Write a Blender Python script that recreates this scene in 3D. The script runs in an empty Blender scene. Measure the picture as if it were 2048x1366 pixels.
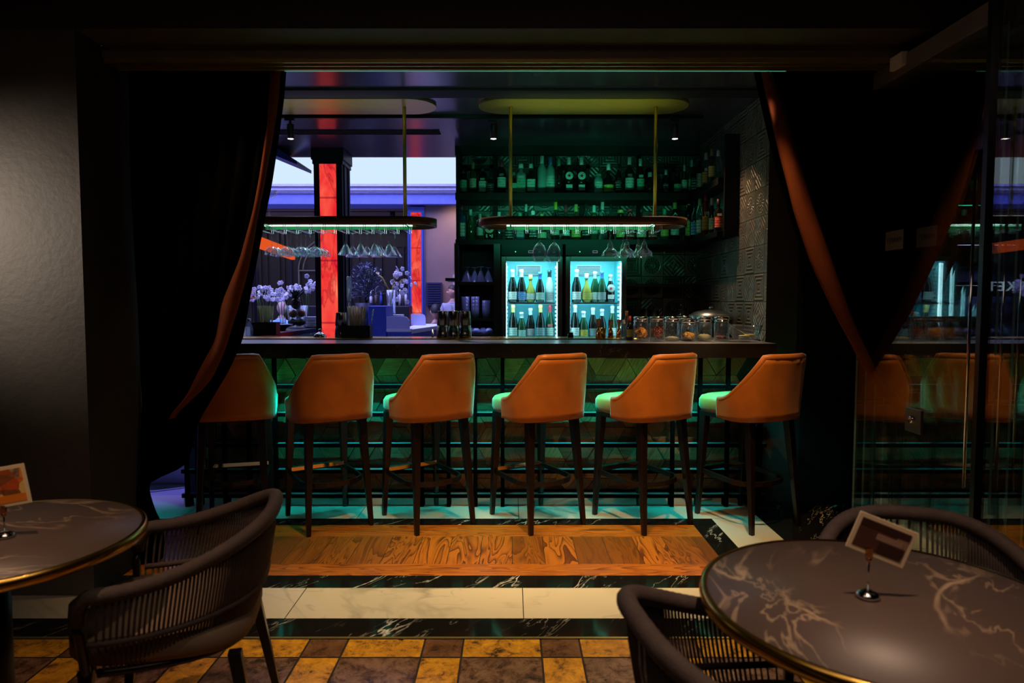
import bpy, bmesh, math, random
from mathutils import Vector, Matrix, noise
random.seed(7)
PI = math.pi
S = bpy.context.scene
COL = S.collection

# ---------------------------------------------------------------- camera
cam_d = bpy.data.cameras.new('camera'); cam = bpy.data.objects.new('camera', cam_d); COL.objects.link(cam)
CAM_H, TILT = 1.36, math.radians(3.28)
cam.location = (0, 0, CAM_H); cam.rotation_euler = (PI/2 - TILT, 0, 0)
cam_d.sensor_width = 36; cam_d.lens = 24.0; cam_d.clip_start = .05; cam_d.clip_end = 80
cam_d.dof.use_dof = True; cam_d.dof.focus_distance = 4.35; cam_d.dof.aperture_fstop = 3.5
S.camera = cam
S.view_settings.view_transform = 'Standard'; S.view_settings.look = 'None'
S.view_settings.gamma = 1.0; S.view_settings.use_curve_mapping = False
S.view_settings.exposure = 0.0
S.cycles.use_denoising = True
S.cycles.max_bounces = 9; S.cycles.diffuse_bounces = 3; S.cycles.glossy_bounces = 4
S.cycles.transmission_bounces = 8; S.cycles.transparent_max_bounces = 16
S.cycles.sample_clamp_indirect = 3.0; S.cycles.caustics_reflective = False; S.cycles.caustics_refractive = False
w = bpy.data.worlds.new('world'); S.world = w; w.use_nodes = True
w.node_tree.nodes['Background'].inputs[0].default_value = (.10, .12, .2, 1)
w.node_tree.nodes['Background'].inputs[1].default_value = 0.008

# ---------------------------------------------------------------- lights
def area(name, loc, sx, sy, power, col, rot=(0, 0, 0), spread=180):
    d = bpy.data.lights.new(name, 'AREA'); d.shape = 'RECTANGLE'; d.size = sx; d.size_y = sy
    d.energy = power; d.color = col; d.spread = math.radians(spread)
    o = bpy.data.objects.new(name, d); o.location = loc; o.rotation_euler = rot; COL.objects.link(o); return o
def spot(name, loc, target, power, col, deg=50, blend=.6, rad=.025):
    d = bpy.data.lights.new(name, 'SPOT'); d.energy = power; d.color = col
    d.spot_size = math.radians(deg); d.spot_blend = blend; d.shadow_soft_size = rad
    o = bpy.data.objects.new(name, d); o.location = loc
    o.rotation_euler = (Vector(target) - Vector(loc)).to_track_quat('-Z', 'Y').to_euler(); COL.objects.link(o); return o
WARM = (1, .58, .22); TEAL = (.0, .78, .76); GREEN = (.1, 1, .5); VIO = (.32, .34, 1); COOL = (.75, .87, 1)
# teal strip under the bar counter: washes the tiles, the seats and the floor
area('beam_glow_light', (.05, 3.47, 2.53), 2.4, .02, 1.6, (.05, .95, .6), (math.radians(125), 0, 0), 120)  # added lamp behind the beam for the teal glow on the ceiling
area('teal_strip_light', (-.17, 4.285, 1.012), 3.5, .02, 46, TEAL, (0, 0, 0), 115)
# warm downlights of the dining room ceiling that hit the stools and the parquet
for i, (x, y, tx, ty, p) in enumerate([(-1.35, 3.2, -1.4, 3.8, 42), (-.5, 3.2, -.5, 3.8, 100), (.35, 3.2, .35, 3.8, 165), (1.15, 3.2, 1.2, 3.9, 135)]):
    spot('soffit_downlight', (x, y, 2.562), (tx, ty, 0), p, WARM, 54, .9, .03)
spot('soffit_downlight', (1.25, 3.2, 2.562), (1.1, 4.5, 1.16), 230, (1, .7, .42), 24, .9, .02)  # extra spot added to brighten the jars from the front
spot('threshold_downlight', (-.1, 2.2, 2.88), (-.05, 2.85, 0), 190, (1, .72, .38), 52, .8, .03)
spot('table_downlight', (.62, 1.15, 2.88), (.72, 1.4, .75), 125, (1, .66, .45), 46, .9, .03)
spot('table_downlight', (-1.2, 1.3, 2.88), (-1.25, 1.7, .75), 80, (1, .6, .36), 46, .9, .03)
spot('wall_washer', (-2.95, 2.3, 1.8), (-2.45, 3.08, 1.66), 52, (1, .84, .68), 75, 1, .05)
area('dining_fill_light', (-.2, .4, 2.88), 2.4, 1.2, 10, (1, .74, .55))  # soft overhead fill added to lift the beam face and the room
spot('chair_downlight', (-.3, 1.2, 2.88), (-.8, 1.9, .6), 22, (1, .7, .5), 50, .9, .03)
# hall: cold violet light from the bright cove, and blue accent lights
area('hall_cove_light', (-3.0, 9.6, 5.2), 6, 4, 800, (.36, .38, 1), (0, 0, 0))
area('hall_back_light', (-5.0, 14.0, 3.0), 5, 2, 30, (.9, .8, .85), (0, 0, 0))
spot('passage_light', (-2.75, 4.05, 2.6), (-2.65, 5.1, .35), 240, (.22, .2, 1), 40, .7, .05)
spot('brown_wall_light', (-1.0, 11.6, 3.02), (-.95, 12.4, 2.4), 25, (1, .62, .42), 95, .8, .03)
spot('person_light', (-1.35, 11.3, 2.9), (-1.1, 12.0, 1.5), 30, (1, .45, .22), 40, .8, .03)
# weak green fill added under the upper shelf to tint the wall tiles
area('shelf_fill_light', (.6, 6.05, 2.21), 2.0, .02, .35, (.05, .9, .5), (math.radians(-14), 0, 0))

# ---------------------------------------------------------------- placing
def at(u, v, Y):                      # the world point at depth Y seen in direction (u, v) of the 2048x1366 frame
    F = 1365.0; a = (u - 1024)/F; b = (683 - v)/F
    ry = math.cos(TILT) + b*math.sin(TILT); rz = -math.sin(TILT) + b*math.cos(TILT)
    s = Y/ry; return Vector((a*s, Y, CAM_H + rz*s))
def X(u, Y): return (u - 1024)/1365.0*Y*1.0
# ---------------------------------------------------------------- node helpers
def nd(nt, t, ins=None, **props):
    n = nt.nodes.new('ShaderNode' + t)
    for k, v in props.items(): setattr(n, k, v)
    for k, v in (ins or {}).items():
        if isinstance(v, bpy.types.NodeSocket): nt.links.new(v, n.inputs[k])
        else: n.inputs[k].default_value = v
    return n
def ma(nt, op, a, b=None, c=None, clamp=False):
    ins = {0: a}
    if b is not None: ins[1] = b
    if c is not None: ins[2] = c
    return nd(nt, 'Math', ins, operation=op, use_clamp=clamp).outputs[0]
def mixc(nt, f, a, b, mode='MIX'):
    n = nd(nt, 'Mix', None, data_type='RGBA', blend_type=mode)
    for i, v in ((0, f), (6, a), (7, b)):
        if isinstance(v, bpy.types.NodeSocket): nt.links.new(v, n.inputs[i])
        elif i and len(v) == 3: n.inputs[i].default_value = (*v, 1)
        else: n.inputs[i].default_value = v
    return n.outputs[2]
def new(name):
    m = bpy.data.materials.new(name); m.use_nodes = True; nt = m.node_tree
    return m, nt, nt.nodes['Principled BSDF']
def coords(nt, scale=(1, 1, 1), kind='Object'):
    tc = nd(nt, 'TexCoord')
    return nd(nt, 'Mapping', {'Vector': tc.outputs[kind], 'Scale': scale}).outputs[0]
def noi(nt, vec, scale, detail=4, dist=0, rough=.55):
    return nd(nt, 'TexNoise', {'Vector': vec, 'Scale': scale, 'Detail': detail, 'Distortion': dist, 'Roughness': rough}).outputs['Fac']
def ramp(nt, fac, stops):
    r = nd(nt, 'ValToRGB', {'Fac': fac}); e = r.color_ramp.elements
    while len(e) < len(stops): e.new(.5)
    for el, (p, c) in zip(e, stops): el.position = p; el.color = (*c, 1) if len(c) == 3 else c
    return r.outputs[0]
def mrange(nt, v, a, b, c=0., d=1.): return nd(nt, 'MapRange', {'Value': v, 'From Min': a, 'From Max': b, 'To Min': c, 'To Max': d}).outputs[0]
def bump(nt, bs, h, strength=.3, dist=.01):
    b = nd(nt, 'Bump', {'Height': h, 'Strength': strength, 'Distance': dist}); nt.links.new(b.outputs[0], bs.inputs['Normal'])
def pm(name, col, rough=.5, metal=0., nscale=12., var=.25, bstr=.0, spec=None, coat=0., bscale=None):
    m, nt, bs = new(name); v = coords(nt); n = noi(nt, v, nscale)
    lo = tuple(c*(1 - var) for c in col); hi = tuple(min(1, c*(1 + var)) for c in col)
    nt.links.new(mixc(nt, n, lo, hi), bs.inputs['Base Color'])
    bs.inputs['Roughness'].default_value = rough; bs.inputs['Metallic'].default_value = metal
    if spec is not None: bs.inputs['Specular IOR Level'].default_value = spec
    if coat: bs.inputs['Coat Weight'].default_value = coat; bs.inputs['Coat Roughness'].default_value = .08
    if bstr: bump(nt, bs, noi(nt, v, bscale or nscale*4), bstr, .004)
    return m
def em(name, col, strength, nscale=0):
    m = bpy.data.materials.new(name); m.use_nodes = True; nt = m.node_tree; nt.nodes.remove(nt.nodes['Principled BSDF'])
    e = nd(nt, 'Emission', {'Color': (*col, 1), 'Strength': strength})
    nt.links.new(e.outputs[0], nt.nodes['Material Output'].inputs[0]); return m
def glassmat(name, col=(1, 1, 1), rough=.0, ior=1.45):
    m, nt, bs = new(name); v = coords(nt); n = noi(nt, v, 6)
    nt.links.new(mixc(nt, n, col, tuple(c*.96 for c in col)), bs.inputs['Base Color'])
    bs.inputs['Roughness'].default_value = rough; bs.inputs['Transmission Weight'].default_value = 1; bs.inputs['IOR'].default_value = ior
    return m
def panemat(name, tint=(.9, .95, .95), ior=1.5):
    m = bpy.data.materials.new(name); m.use_nodes = True; nt = m.node_tree; nt.nodes.remove(nt.nodes['Principled BSDF'])
    f0 = ((ior - 1)/(ior + 1))**2*1.3; lw = nd(nt, 'LayerWeight', {'Blend': .5}); frs = ma(nt, 'ADD', f0, ma(nt, 'MULTIPLY', ma(nt, 'POWER', lw.outputs['Facing'], 4.), 1 - f0)); v = coords(nt); t = nd(nt, 'BsdfTransparent', {'Color': mixc(nt, noi(nt, v, 2), tint, tuple(c*.98 for c in tint))})
    g = nd(nt, 'BsdfGlossy', {'Color': (1, 1, 1, 1), 'Roughness': .0})
    mx = nd(nt, 'MixShader', {0: frs, 1: t.outputs[0], 2: g.outputs[0]})
    nt.links.new(mx.outputs[0], nt.nodes['Material Output'].inputs[0]); return m
def thinglass(name, tint=(.93, .97, 1), dif=.012):
    m = bpy.data.materials.new(name); m.use_nodes = True; nt = m.node_tree; nt.nodes.remove(nt.nodes['Principled BSDF'])
    lw = nd(nt, 'LayerWeight', {'Blend': .38}); v = coords(nt); t = nd(nt, 'BsdfTransparent', {'Color': mixc(nt, noi(nt, v, 9), tint, tuple(c*.95 for c in tint))})
    g = nd(nt, 'BsdfGlossy', {'Color': (1, 1, 1, 1), 'Roughness': .03}); d = nd(nt, 'BsdfTranslucent', {'Color': (.75, .85, 1, 1)})
    a = nd(nt, 'MixShader', {0: dif, 1: t.outputs[0], 2: d.outputs[0]})
    fac = ma(nt, 'ADD', ma(nt, 'MULTIPLY', ma(nt, 'POWER', lw.outputs['Facing'], 2.2), .95), .05)
    mx = nd(nt, 'MixShader', {0: fac, 1: a.outputs[0], 2: g.outputs[0]}); nt.links.new(mx.outputs[0], nt.nodes['Material Output'].inputs[0]); return m
def veins(nt, vec, scale, width, dist=2.5, detail=5, seed=0):
    mp = nd(nt, 'Mapping', {'Vector': vec, 'Location': (seed*3.7, seed*1.9, seed*.7)}).outputs[0]
    n = noi(nt, mp, scale, detail, dist); a = ma(nt, 'ABSOLUTE', ma(nt, 'SUBTRACT', n, .5))
    return ma(nt, 'SUBTRACT', 1., mrange(nt, a, 0., width), clamp=True)
def marble(name, base, vein, scale, width, rough=.12, seed=0, broken=.45, base2=None, dist=2.5, stretch=(1, 1, 1), rotz=0):
    m, nt, bs = new(name); v = nd(nt, 'Mapping', {'Vector': coords(nt), 'Rotation': (0, 0, rotz)}).outputs[0]; v = nd(nt, 'Mapping', {'Vector': v, 'Scale': stretch}).outputs[0]
    a = veins(nt, v, scale, width, dist, 5, seed); b = veins(nt, v, scale*2.3, width*.8, dist, 4, seed + 5)
    msk = mrange(nt, noi(nt, v, scale*1.2, 3), broken, broken + .15)
    k = ma(nt, 'MULTIPLY', ma(nt, 'MAXIMUM', a, ma(nt, 'MULTIPLY', b, .6)), msk, clamp=True)
    bc = mixc(nt, noi(nt, v, scale*.8, 5), base, base2 or tuple(c*.75 for c in base))
    nt.links.new(mixc(nt, k, bc, vein), bs.inputs['Base Color']); bs.inputs['Roughness'].default_value = rough
    return m
def wood(name, c1, c2, gx, gy, plank=None, rough=.3):
    m, nt, bs = new(name); v = coords(nt, (gx, gy, 1))
    if plank:
        tc = nd(nt, 'TexCoord').outputs['Object']; s = nd(nt, 'SeparateXYZ', {0: tc}).outputs
        q = ma(nt, 'DIVIDE', s[0] if plank[0] == 'x' else s[1], plank[1]); fl = ma(nt, 'FLOOR', q)
        r = nd(nt, 'TexWhiteNoise', {'W': fl}, noise_dimensions='1D').outputs['Value']
        off = nd(nt, 'CombineXYZ', {0: ma(nt, 'MULTIPLY', r, 31.), 1: ma(nt, 'MULTIPLY', r, 17.)}).outputs[0]
        v = nd(nt, 'VectorMath', {0: v, 1: off}, operation='ADD').outputs[0]
        fr = ma(nt, 'FRACT', q); edge = ma(nt, 'LESS_THAN', fr, .02)
    n = noi(nt, v, .9, 2, .9); rings = ma(nt, 'POWER', ma(nt, 'FRACT', ma(nt, 'MULTIPLY', n, 9.)), 2.2)
    fine = noi(nt, nd(nt, 'Mapping', {'Vector': v, 'Scale': (6, 6, 1)}).outputs[0], 5, 4)
    f = ma(nt, 'ADD', ma(nt, 'MULTIPLY', rings, .6), ma(nt, 'MULTIPLY', fine, .45))
    c = mixc(nt, mrange(nt, f, .05, .7), c1, c2)
    if plank:
        c = mixc(nt, ma(nt, 'MULTIPLY', r, .92), c, tuple(x*.22 for x in c1)); c = mixc(nt, edge, c, (.02, .01, .005))
    nt.links.new(c, bs.inputs['Base Color']); bs.inputs['Roughness'].default_value = rough; bump(nt, bs, rings, .08, .002)
    return m
def embossed(name, ax, size=.2, col=(.20, .19, .17), rough=.34, metal=.75, org=0.):
    m, nt, bs = new(name); s = nd(nt, 'SeparateXYZ', {0: nd(nt, 'TexCoord').outputs['Object']}).outputs
    qa = ma(nt, 'DIVIDE', ma(nt, 'ADD', s[ax], org), size); qb = ma(nt, 'DIVIDE', s[2], size)
    ca, cb = ma(nt, 'FLOOR', qa), ma(nt, 'FLOOR', qb)
    fa = ma(nt, 'SUBTRACT', ma(nt, 'FRACT', qa), .5); fb = ma(nt, 'SUBTRACT', ma(nt, 'FRACT', qb), .5)
    r = nd(nt, 'TexWhiteNoise', {'Vector': nd(nt, 'CombineXYZ', {0: ca, 1: cb}).outputs[0]}, noise_dimensions='3D').outputs['Value']
    rad = ma(nt, 'SQRT', ma(nt, 'ADD', ma(nt, 'MULTIPLY', fa, fa), ma(nt, 'MULTIPLY', fb, fb)))
    sq = ma(nt, 'MAXIMUM', ma(nt, 'ABSOLUTE', fa), ma(nt, 'ABSOLUTE', fb)); th = ma(nt, 'ARCTAN2', fa, fb)
    dia = ma(nt, 'ADD', ma(nt, 'ABSOLUTE', fa), ma(nt, 'ABSOLUTE', fb))
    inr = ma(nt, 'LESS_THAN', rad, .41)
    rings = ma(nt, 'MULTIPLY', ma(nt, 'SINE', ma(nt, 'MULTIPLY', rad, 52.)), inr)
    pet = ma(nt, 'MULTIPLY', ma(nt, 'SINE', ma(nt, 'MULTIPLY', th, 16.)), ma(nt, 'MULTIPLY', ma(nt, 'GREATER_THAN', rad, .14), ma(nt, 'LESS_THAN', rad, .36)))
    p1 = ma(nt, 'ADD', ma(nt, 'MULTIPLY', pet, .7), ma(nt, 'MULTIPLY', rings, .5))
    p2 = ma(nt, 'SINE', ma(nt, 'MULTIPLY', sq, 48.))
    p3 = ma(nt, 'ADD', ma(nt, 'MULTIPLY', ma(nt, 'SINE', ma(nt, 'MULTIPLY', dia, 30.)), .7), ma(nt, 'MULTIPLY', ma(nt, 'SINE', ma(nt, 'MULTIPLY', th, 4.)), .6))
    a = nd(nt, 'Mix', {0: ma(nt, 'GREATER_THAN', r, .36), 2: p1, 3: p2}).outputs[0]
    a = nd(nt, 'Mix', {0: ma(nt, 'GREATER_THAN', r, .68), 2: a, 3: p3}).outputs[0]
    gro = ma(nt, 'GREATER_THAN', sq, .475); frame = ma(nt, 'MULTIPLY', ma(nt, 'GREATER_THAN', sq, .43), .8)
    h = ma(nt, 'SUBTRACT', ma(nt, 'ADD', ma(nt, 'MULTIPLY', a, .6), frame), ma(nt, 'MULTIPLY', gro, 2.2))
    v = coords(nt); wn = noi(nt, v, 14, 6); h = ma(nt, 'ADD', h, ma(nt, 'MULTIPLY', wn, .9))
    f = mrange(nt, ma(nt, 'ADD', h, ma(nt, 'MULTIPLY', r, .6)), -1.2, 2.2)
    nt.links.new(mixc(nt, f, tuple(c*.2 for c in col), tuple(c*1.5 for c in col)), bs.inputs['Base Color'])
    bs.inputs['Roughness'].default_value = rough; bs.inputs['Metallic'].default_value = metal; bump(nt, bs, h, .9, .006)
    return m
# ---------------------------------------------------------------- mesh helpers
def B(): return bmesh.new()
def box(bm, x0, x1, y0, y1, z0, z1, mi=0):
    vs = [bm.verts.new((x, y, z)) for z in (z0, z1) for y in (y0, y1) for x in (x0, x1)]
    for f in ((0, 2, 3, 1), (4, 5, 7, 6), (0, 1, 5, 4), (2, 6, 7, 3), (0, 4, 6, 2), (1, 3, 7, 5)):
        fc = bm.faces.new([vs[i] for i in f]); fc.material_index = mi
    return vs
def cbox(bm, c, s, rot=None, mi=0):
    vs = box(bm, -s[0]/2, s[0]/2, -s[1]/2, s[1]/2, -s[2]/2, s[2]/2, mi)
    M_ = Matrix.Translation(c) @ (rot.to_4x4() if rot else Matrix.Identity(4))
    for v in vs: v.co = M_ @ v.co
    return vs
def beam(bm, a, b, wx, wy, wx2=None, wy2=None):       # tapered rectangular leg from a to b
    a, b = Vector(a), Vector(b); wx2 = wx2 or wx; wy2 = wy2 or wy
    vs = [bm.verts.new(p + Vector((sx*w_/2, sy*h_/2, 0))) for p, w_, h_ in ((a, wx, wy), (b, wx2, wy2)) for sx, sy in ((-1, -1), (1, -1), (1, 1), (-1, 1))]
    for f in ((3, 2, 1, 0), (4, 5, 6, 7), (0, 1, 5, 4), (1, 2, 6, 5), (2, 3, 7, 6), (3, 0, 4, 7)): bm.faces.new([vs[i] for i in f])
def lathe(bm, prof, n=24, c=(0, 0, 0), mi=0, sq=0, mat=None, caps=True):
    rings = []
    for r, z in prof:
        ring = []
        for k in range(n):
            a = 2*PI*k/n; cx, cy = math.cos(a), math.sin(a); q = 1
            if sq: q = (1 - sq) + sq*.93/max(abs(cx), abs(cy))
            p = Vector((r*q*cx, r*q*cy, z))
            if mat: p = mat @ p
            ring.append(bm.verts.new(p + Vector(c)))
        rings.append(ring)
    for A, C in zip(rings, rings[1:]):
        for k in range(n): f = bm.faces.new((A[k], A[(k+1) % n], C[(k+1) % n], C[k])); f.material_index = mi; f.smooth = True
    if not caps: return
    if prof[0][0] > 1e-5: bm.faces.new(rings[0][::-1]).material_index = mi
    if prof[-1][0] > 1e-5: bm.faces.new(rings[-1]).material_index = mi
def tube(bm, pts, r, n=8, closed=False, flat=None):
    pts = [Vector(p) for p in pts]; N = len(pts); rings = []
    rr = r if isinstance(r, (list, tuple)) else [r]*N
    for i, p in enumerate(pts):
        a = pts[(i-1) % N] if (closed or i) else p; b = pts[(i+1) % N] if (closed or i < N-1) else p
        t = (b - a).normalized(); up = Vector((0, 0, 1)) if abs(t.z) < .95 else Vector((0, 1, 0))
        s = t.cross(up).normalized(); q = s.cross(t).normalized()
        fx, fz = flat or (1, 1)
        rings.append([bm.verts.new(p + rr[i]*(fx*math.cos(2*PI*k/n + PI/n)*s + fz*math.sin(2*PI*k/n + PI/n)*q)) for k in range(n)])
    for i in range(N if closed else N-1):
        A, C = rings[i], rings[(i+1) % N]
        for k in range(n): f = bm.faces.new((A[k], A[(k+1) % n], C[(k+1) % n], C[k])); f.smooth = n > 4
    if not closed: bm.faces.new(rings[0][::-1]); bm.faces.new(rings[-1])
def ball(bm, c, r, sx=1, sy=1, sz=1, n=10, rot=None):
    M_ = Matrix.Translation(c) @ (rot.to_4x4() if rot else Matrix.Identity(4)) @ Matrix.Diagonal((sx, sy, sz, 1))
    g = bmesh.ops.create_uvsphere(bm, u_segments=n, v_segments=max(5, n*2//3), radius=r, matrix=M_)
    for v in g['verts']:
        for f in v.link_faces: f.smooth = True
def prism(bm, poly, y0, y1):                         # polygon in (x, z) extruded along y
    a = [bm.verts.new((x, y0, z)) for x, z in poly]; b = [bm.verts.new((x, y1, z)) for x, z in poly]; n = len(poly)
    bm.faces.new(a); bm.faces.new(b[::-1])
    for i in range(n): bm.faces.new((a[i], b[i], b[(i+1) % n], a[(i+1) % n]))
def obj(name, bm, mats, parent=None, loc=(0, 0, 0), rotz=0, bevel=0, smooth=False, sub=0, seg=2):
    bmesh.ops.recalc_face_normals(bm, faces=bm.faces[:]); me = bpy.data.meshes.new(name)
    if smooth:
        for f in bm.faces: f.smooth = True
    bm.to_mesh(me); bm.free()
    for m in (mats if isinstance(mats, (list, tuple)) else [mats]): me.materials.append(m)
    o = bpy.data.objects.new(name, me); COL.objects.link(o); o.parent = parent; o.location = loc; o.rotation_euler = (0, 0, rotz)
    if bevel: b = o.modifiers.new('bevel', 'BEVEL'); b.width = bevel; b.segments = seg; b.limit_method = 'ANGLE'
    if sub: s = o.modifiers.new('sub', 'SUBSURF'); s.levels = s.render_levels = sub
    return o
def tag(o, label, cat, group=None, kind=None):
    o['label'] = label; o['category'] = cat
    if group: o['group'] = group
    if kind: o['kind'] = kind
    return o
def thing(name, label, cat, loc=(0, 0, 0), rotz=0, group=None):
    o = bpy.data.objects.new(name, None); COL.objects.link(o); o.empty_display_size = .05
    o.location = loc; o.rotation_euler = (0, 0, rotz); return tag(o, label, cat, group)
def struct(name, bm, mats, **k):
    o = obj(name, bm, mats, **k); o['kind'] = 'structure'; return o
def kids(o): return [c for c in bpy.data.objects if c.parent == o]
def dup(o, loc=None, rotz=None, label=None, group=None, parent=None):
    ch = kids(o); c = o.copy(); COL.objects.link(c)
    if parent: c.parent = parent
    if loc is not None: c.location = loc
    if rotz is not None: c.rotation_euler = (0, 0, rotz)
    if label: c['label'] = label
    if group: c['group'] = group
    for k in ch: dup(k, parent=c)
    return c
ORD = ['first', 'second', 'third', 'fourth', 'fifth', 'sixth', 'seventh', 'eighth', 'ninth', 'tenth', 'eleventh', 'twelfth', 'thirteenth', 'fourteenth', 'fifteenth', 'sixteenth', 'seventeenth', 'eighteenth', 'nineteenth', 'twentieth', 'twenty-first', 'twenty-second', 'twenty-third', 'twenty-fourth']
# ---------------------------------------------------------------- materials
M = {}
M['black'] = pm('black_paint', (.008, .008, .010), .4)
M['gridblack'] = pm('grid_black', (.002, .002, .002), .8, spec=0)
M['shelfblack'] = pm('shelf_black', (.004, .004, .005), .5, spec=.25)
M['blackmatte'] = pm('matte_black', (.008, .008, .009), .75)
M['blackmetal'] = pm('black_metal', (.012, .012, .013), .28, .3)
M['darkwall'] = pm('dark_plaster', (.05, .042, .037), .7, bstr=.3, nscale=8)
M['plaster'] = pm('textured_plaster', (.115, .10, .088), .6, nscale=5, bstr=.75, bscale=30)
M['ceiling'] = pm('satin_ceiling', (.075, .07, .085), .2, nscale=3, var=.15)
M['greybeam'] = pm('grey_beam', (.16, .14, .125), .45, nscale=5)
M['brass'] = pm('brass', (.62, .38, .08), .22, 1, nscale=9, var=.2)
M['dullbrass'] = pm('brushed_brass', (.46, .36, .10), .38, .75, nscale=9, var=.2)
M['bronze'] = pm('bronze_band', (.16, .075, .03), .4, .6)
M['chrome'] = pm('chrome', (.75, .75, .77), .08, 1, var=.05)
M['tin'] = pm('shaker_tin_metal', (.30, .29, .28), .2, 1, var=.1)
M['steel'] = pm('dark_steel', (.20, .2, .21), .3, .9, var=.1)
M['copper'] = pm('copper', (.75, .35, .16), .15, 1, var=.1)
M['leather'] = pm('tan_leather', (.47, .135, .013), .45, nscale=7, var=.4, bstr=.12, bscale=60)
lb_ = M['leather'].node_tree.nodes['Principled BSDF']; lb_.inputs['Sheen Weight'].default_value = .4; lb_.inputs['Sheen Roughness'].default_value = .35
M['seam'] = pm('dark_seam', (.16, .045, .01), .6)
M['legwood'] = pm('dark_stained_wood', (.010, .004, .0035), .32, nscale=20)
M['velvet'] = pm('black_velvet', (.0015, .0015, .002), .95, spec=.0)
M['rust'] = pm('rust_velvet', (.11, .023, .006), .8, nscale=9, var=.35, spec=.2)
M['rope'] = pm('brown_rope', (.055, .036, .031), .8, nscale=40, var=.4, bstr=.4, bscale=160)
M['cushion'] = pm('beige_cushion', (.20, .135, .09), .8, bstr=.2)
M['tablemarble'] = marble('brown_marble', (.105, .070, .056), (.50, .36, .22), 1.5, .022, .45, 1, .40, (.07, .046, .038), 1.0, (1.6, .8, 1), .5)
M['whitemarble'] = marble('white_marble', (.74, .68, .55), (.34, .32, .27), .9, .020, .08, 2, .50, (.68, .62, .5), 1.1, (.7, 1.3, 1), .5)
M['blackmarble'] = marble('black_marble', (.006, .006, .007), (.80, .77, .70), 1.6, .013, .09, 3, .50, (.014, .013, .011), .35, (3.6, .7, 1), .6)
M['countermarble'] = marble('counter_marble', (.004, .0035, .0035), (.2, .16, .14), 3.0, .006, .3, 4, .55, (.03, .022, .02), 1.5)
M['countermarble'].node_tree.nodes['Principled BSDF'].inputs['Specular IOR Level'].default_value = .15
M['litcounter'] = marble('lit_counter_marble', (.22, .21, .23), (.4, .38, .38), 3.0, .006, .28, 4, .55, (.12, .11, .11), 1.5)  # the same marble lightened for the top face, light put into its colour
M['woodplank'] = wood('parquet', (.68, .225, .018), (.10, .024, .005), 10, 1.6, ('x', .173))
M['woodborder'] = wood('parquet_border', (.64, .21, .018), (.18, .045, .007), 1.4, 14)
def slate(name, c1, c2, c3, seed):
    m, nt, bs = new(name); v = nd(nt, 'Mapping', {'Vector': coords(nt), 'Location': (seed, seed*2, 0)}).outputs[0]
    n = noi(nt, v, 13, 9, .35, .8); k = noi(nt, v, 4, 3)
    c = ramp(nt, n, [(.39, c3), (.46, c2), (.54, c1), (.7, tuple(min(1, x*1.5) for x in c1))])
    nt.links.new(mixc(nt, mrange(nt, k, .5, .85), c, c2), bs.inputs['Base Color']); bs.inputs['Roughness'].default_value = .22
    bump(nt, bs, n, .35, .004); return m
M['slate_y'] = slate('ochre_slate', (.72, .34, .02), (.50, .22, .02), (.06, .03, .01), 1)
M['slate_b'] = slate('brown_slate', (.22, .12, .075), (.12, .055, .03), (.03, .02, .015), 5)
M['slate_s'] = slate('umber_slate', (.18, .085, .04), (.14, .06, .025), (.05, .025, .015), 9)
M['grout'] = pm('grout', (.02, .012, .008), .8)
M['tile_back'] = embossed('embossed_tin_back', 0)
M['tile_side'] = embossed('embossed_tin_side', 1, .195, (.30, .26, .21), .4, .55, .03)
M['hallfloor'] = pm('hall_floor', (.5, .5, .55), .15, nscale=3)
M['teal'] = em('teal_led', (.1, 1, .75), 2.2)
M['greenled'] = em('green_led', (.62, 1, .80), 4)
M['greenglow'] = pm('green_glow_tint', (.006, .20, .055), .4)  # green of the LED light put into the surface colour
M['white'] = pm('white_paint', (.8, .8, .8), .4, var=.05)
M['lavender'] = pm('lavender_paint', (.55, .55, .8), .4, var=.08)
M['blue'] = pm('blue_paint', (.05, .09, .42), .45)
M['navy'] = pm('navy_paint', (.015, .02, .07), .4)
M['colshade'] = pm('shaded_column_green', (.006, .022, .022), .4)  # shade on the near column put into its colour
M['glass'] = thinglass('clear_glass')
M['pane'] = panemat('window_glass')
M['fridgepane'] = panemat('fridge_glass', (.93, .97, .97), 1.35)
M['skin'] = pm('skin', (.55, .30, .2), .5, var=.08)
M['hair'] = pm('dark_hair', (.012, .009, .008), .6)
# ================================================================ floor
bm = B()
def q(x0, x1, y0, y1, mi, z=0):
    f = bm.faces.new([bm.verts.new(p) for p in ((x0, y0, z), (x1, y0, z), (x1, y1, z), (x0, y1, z))]); f.material_index = mi
XL = -4.2
q(-4.2, 4.2, -3, 2.69, 3, -.003)
cols = []; x = .115
while x > -4: x -= .465
while x < 4: cols += [(x, x + .155, 's'), (x + .155, x + .465, 'l')]; x += .465
y = 2.69; rowk = 's'
while y > -1.0:
    d = .145 if rowk == 's' else .31
    for (a, b_, k) in cols:
        if b_ < -3 or a > 3: continue
        mi = {'ss': 2, 'sl': 0, 'ls': 0, 'll': 1}[rowk + k]
        q(a + .004, b_ - .004, y - d + .004, y - .004, mi, 0)
    y -= d; rowk = 'l' if rowk == 's' else 's'
q(-4.2, 4.2, 2.69, 2.705, 8, .002)
q(XL, 1.56, 2.705, 2.87, 4)
q(1.56, 4.2, 2.705, 4.75, 4)
for xa, xb in ((-4.0, -.982), (-.978, .048), (.052, 1.148), (1.152, 1.56)): q(xa, xb, 2.87, 3.184, 5)
q(1.257, 1.56, 3.184, 3.70, 5); q(1.257, 1.56, 3.704, 4.23, 5); q(1.257, 1.56, 4.234, 4.75, 5)
for xa, xb in ((-4.0, -2.1), (-2.096, -.98), (-.976, .04), (.044, 1.257)): q(xa, xb, 4.23, 4.75, 5)
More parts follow.
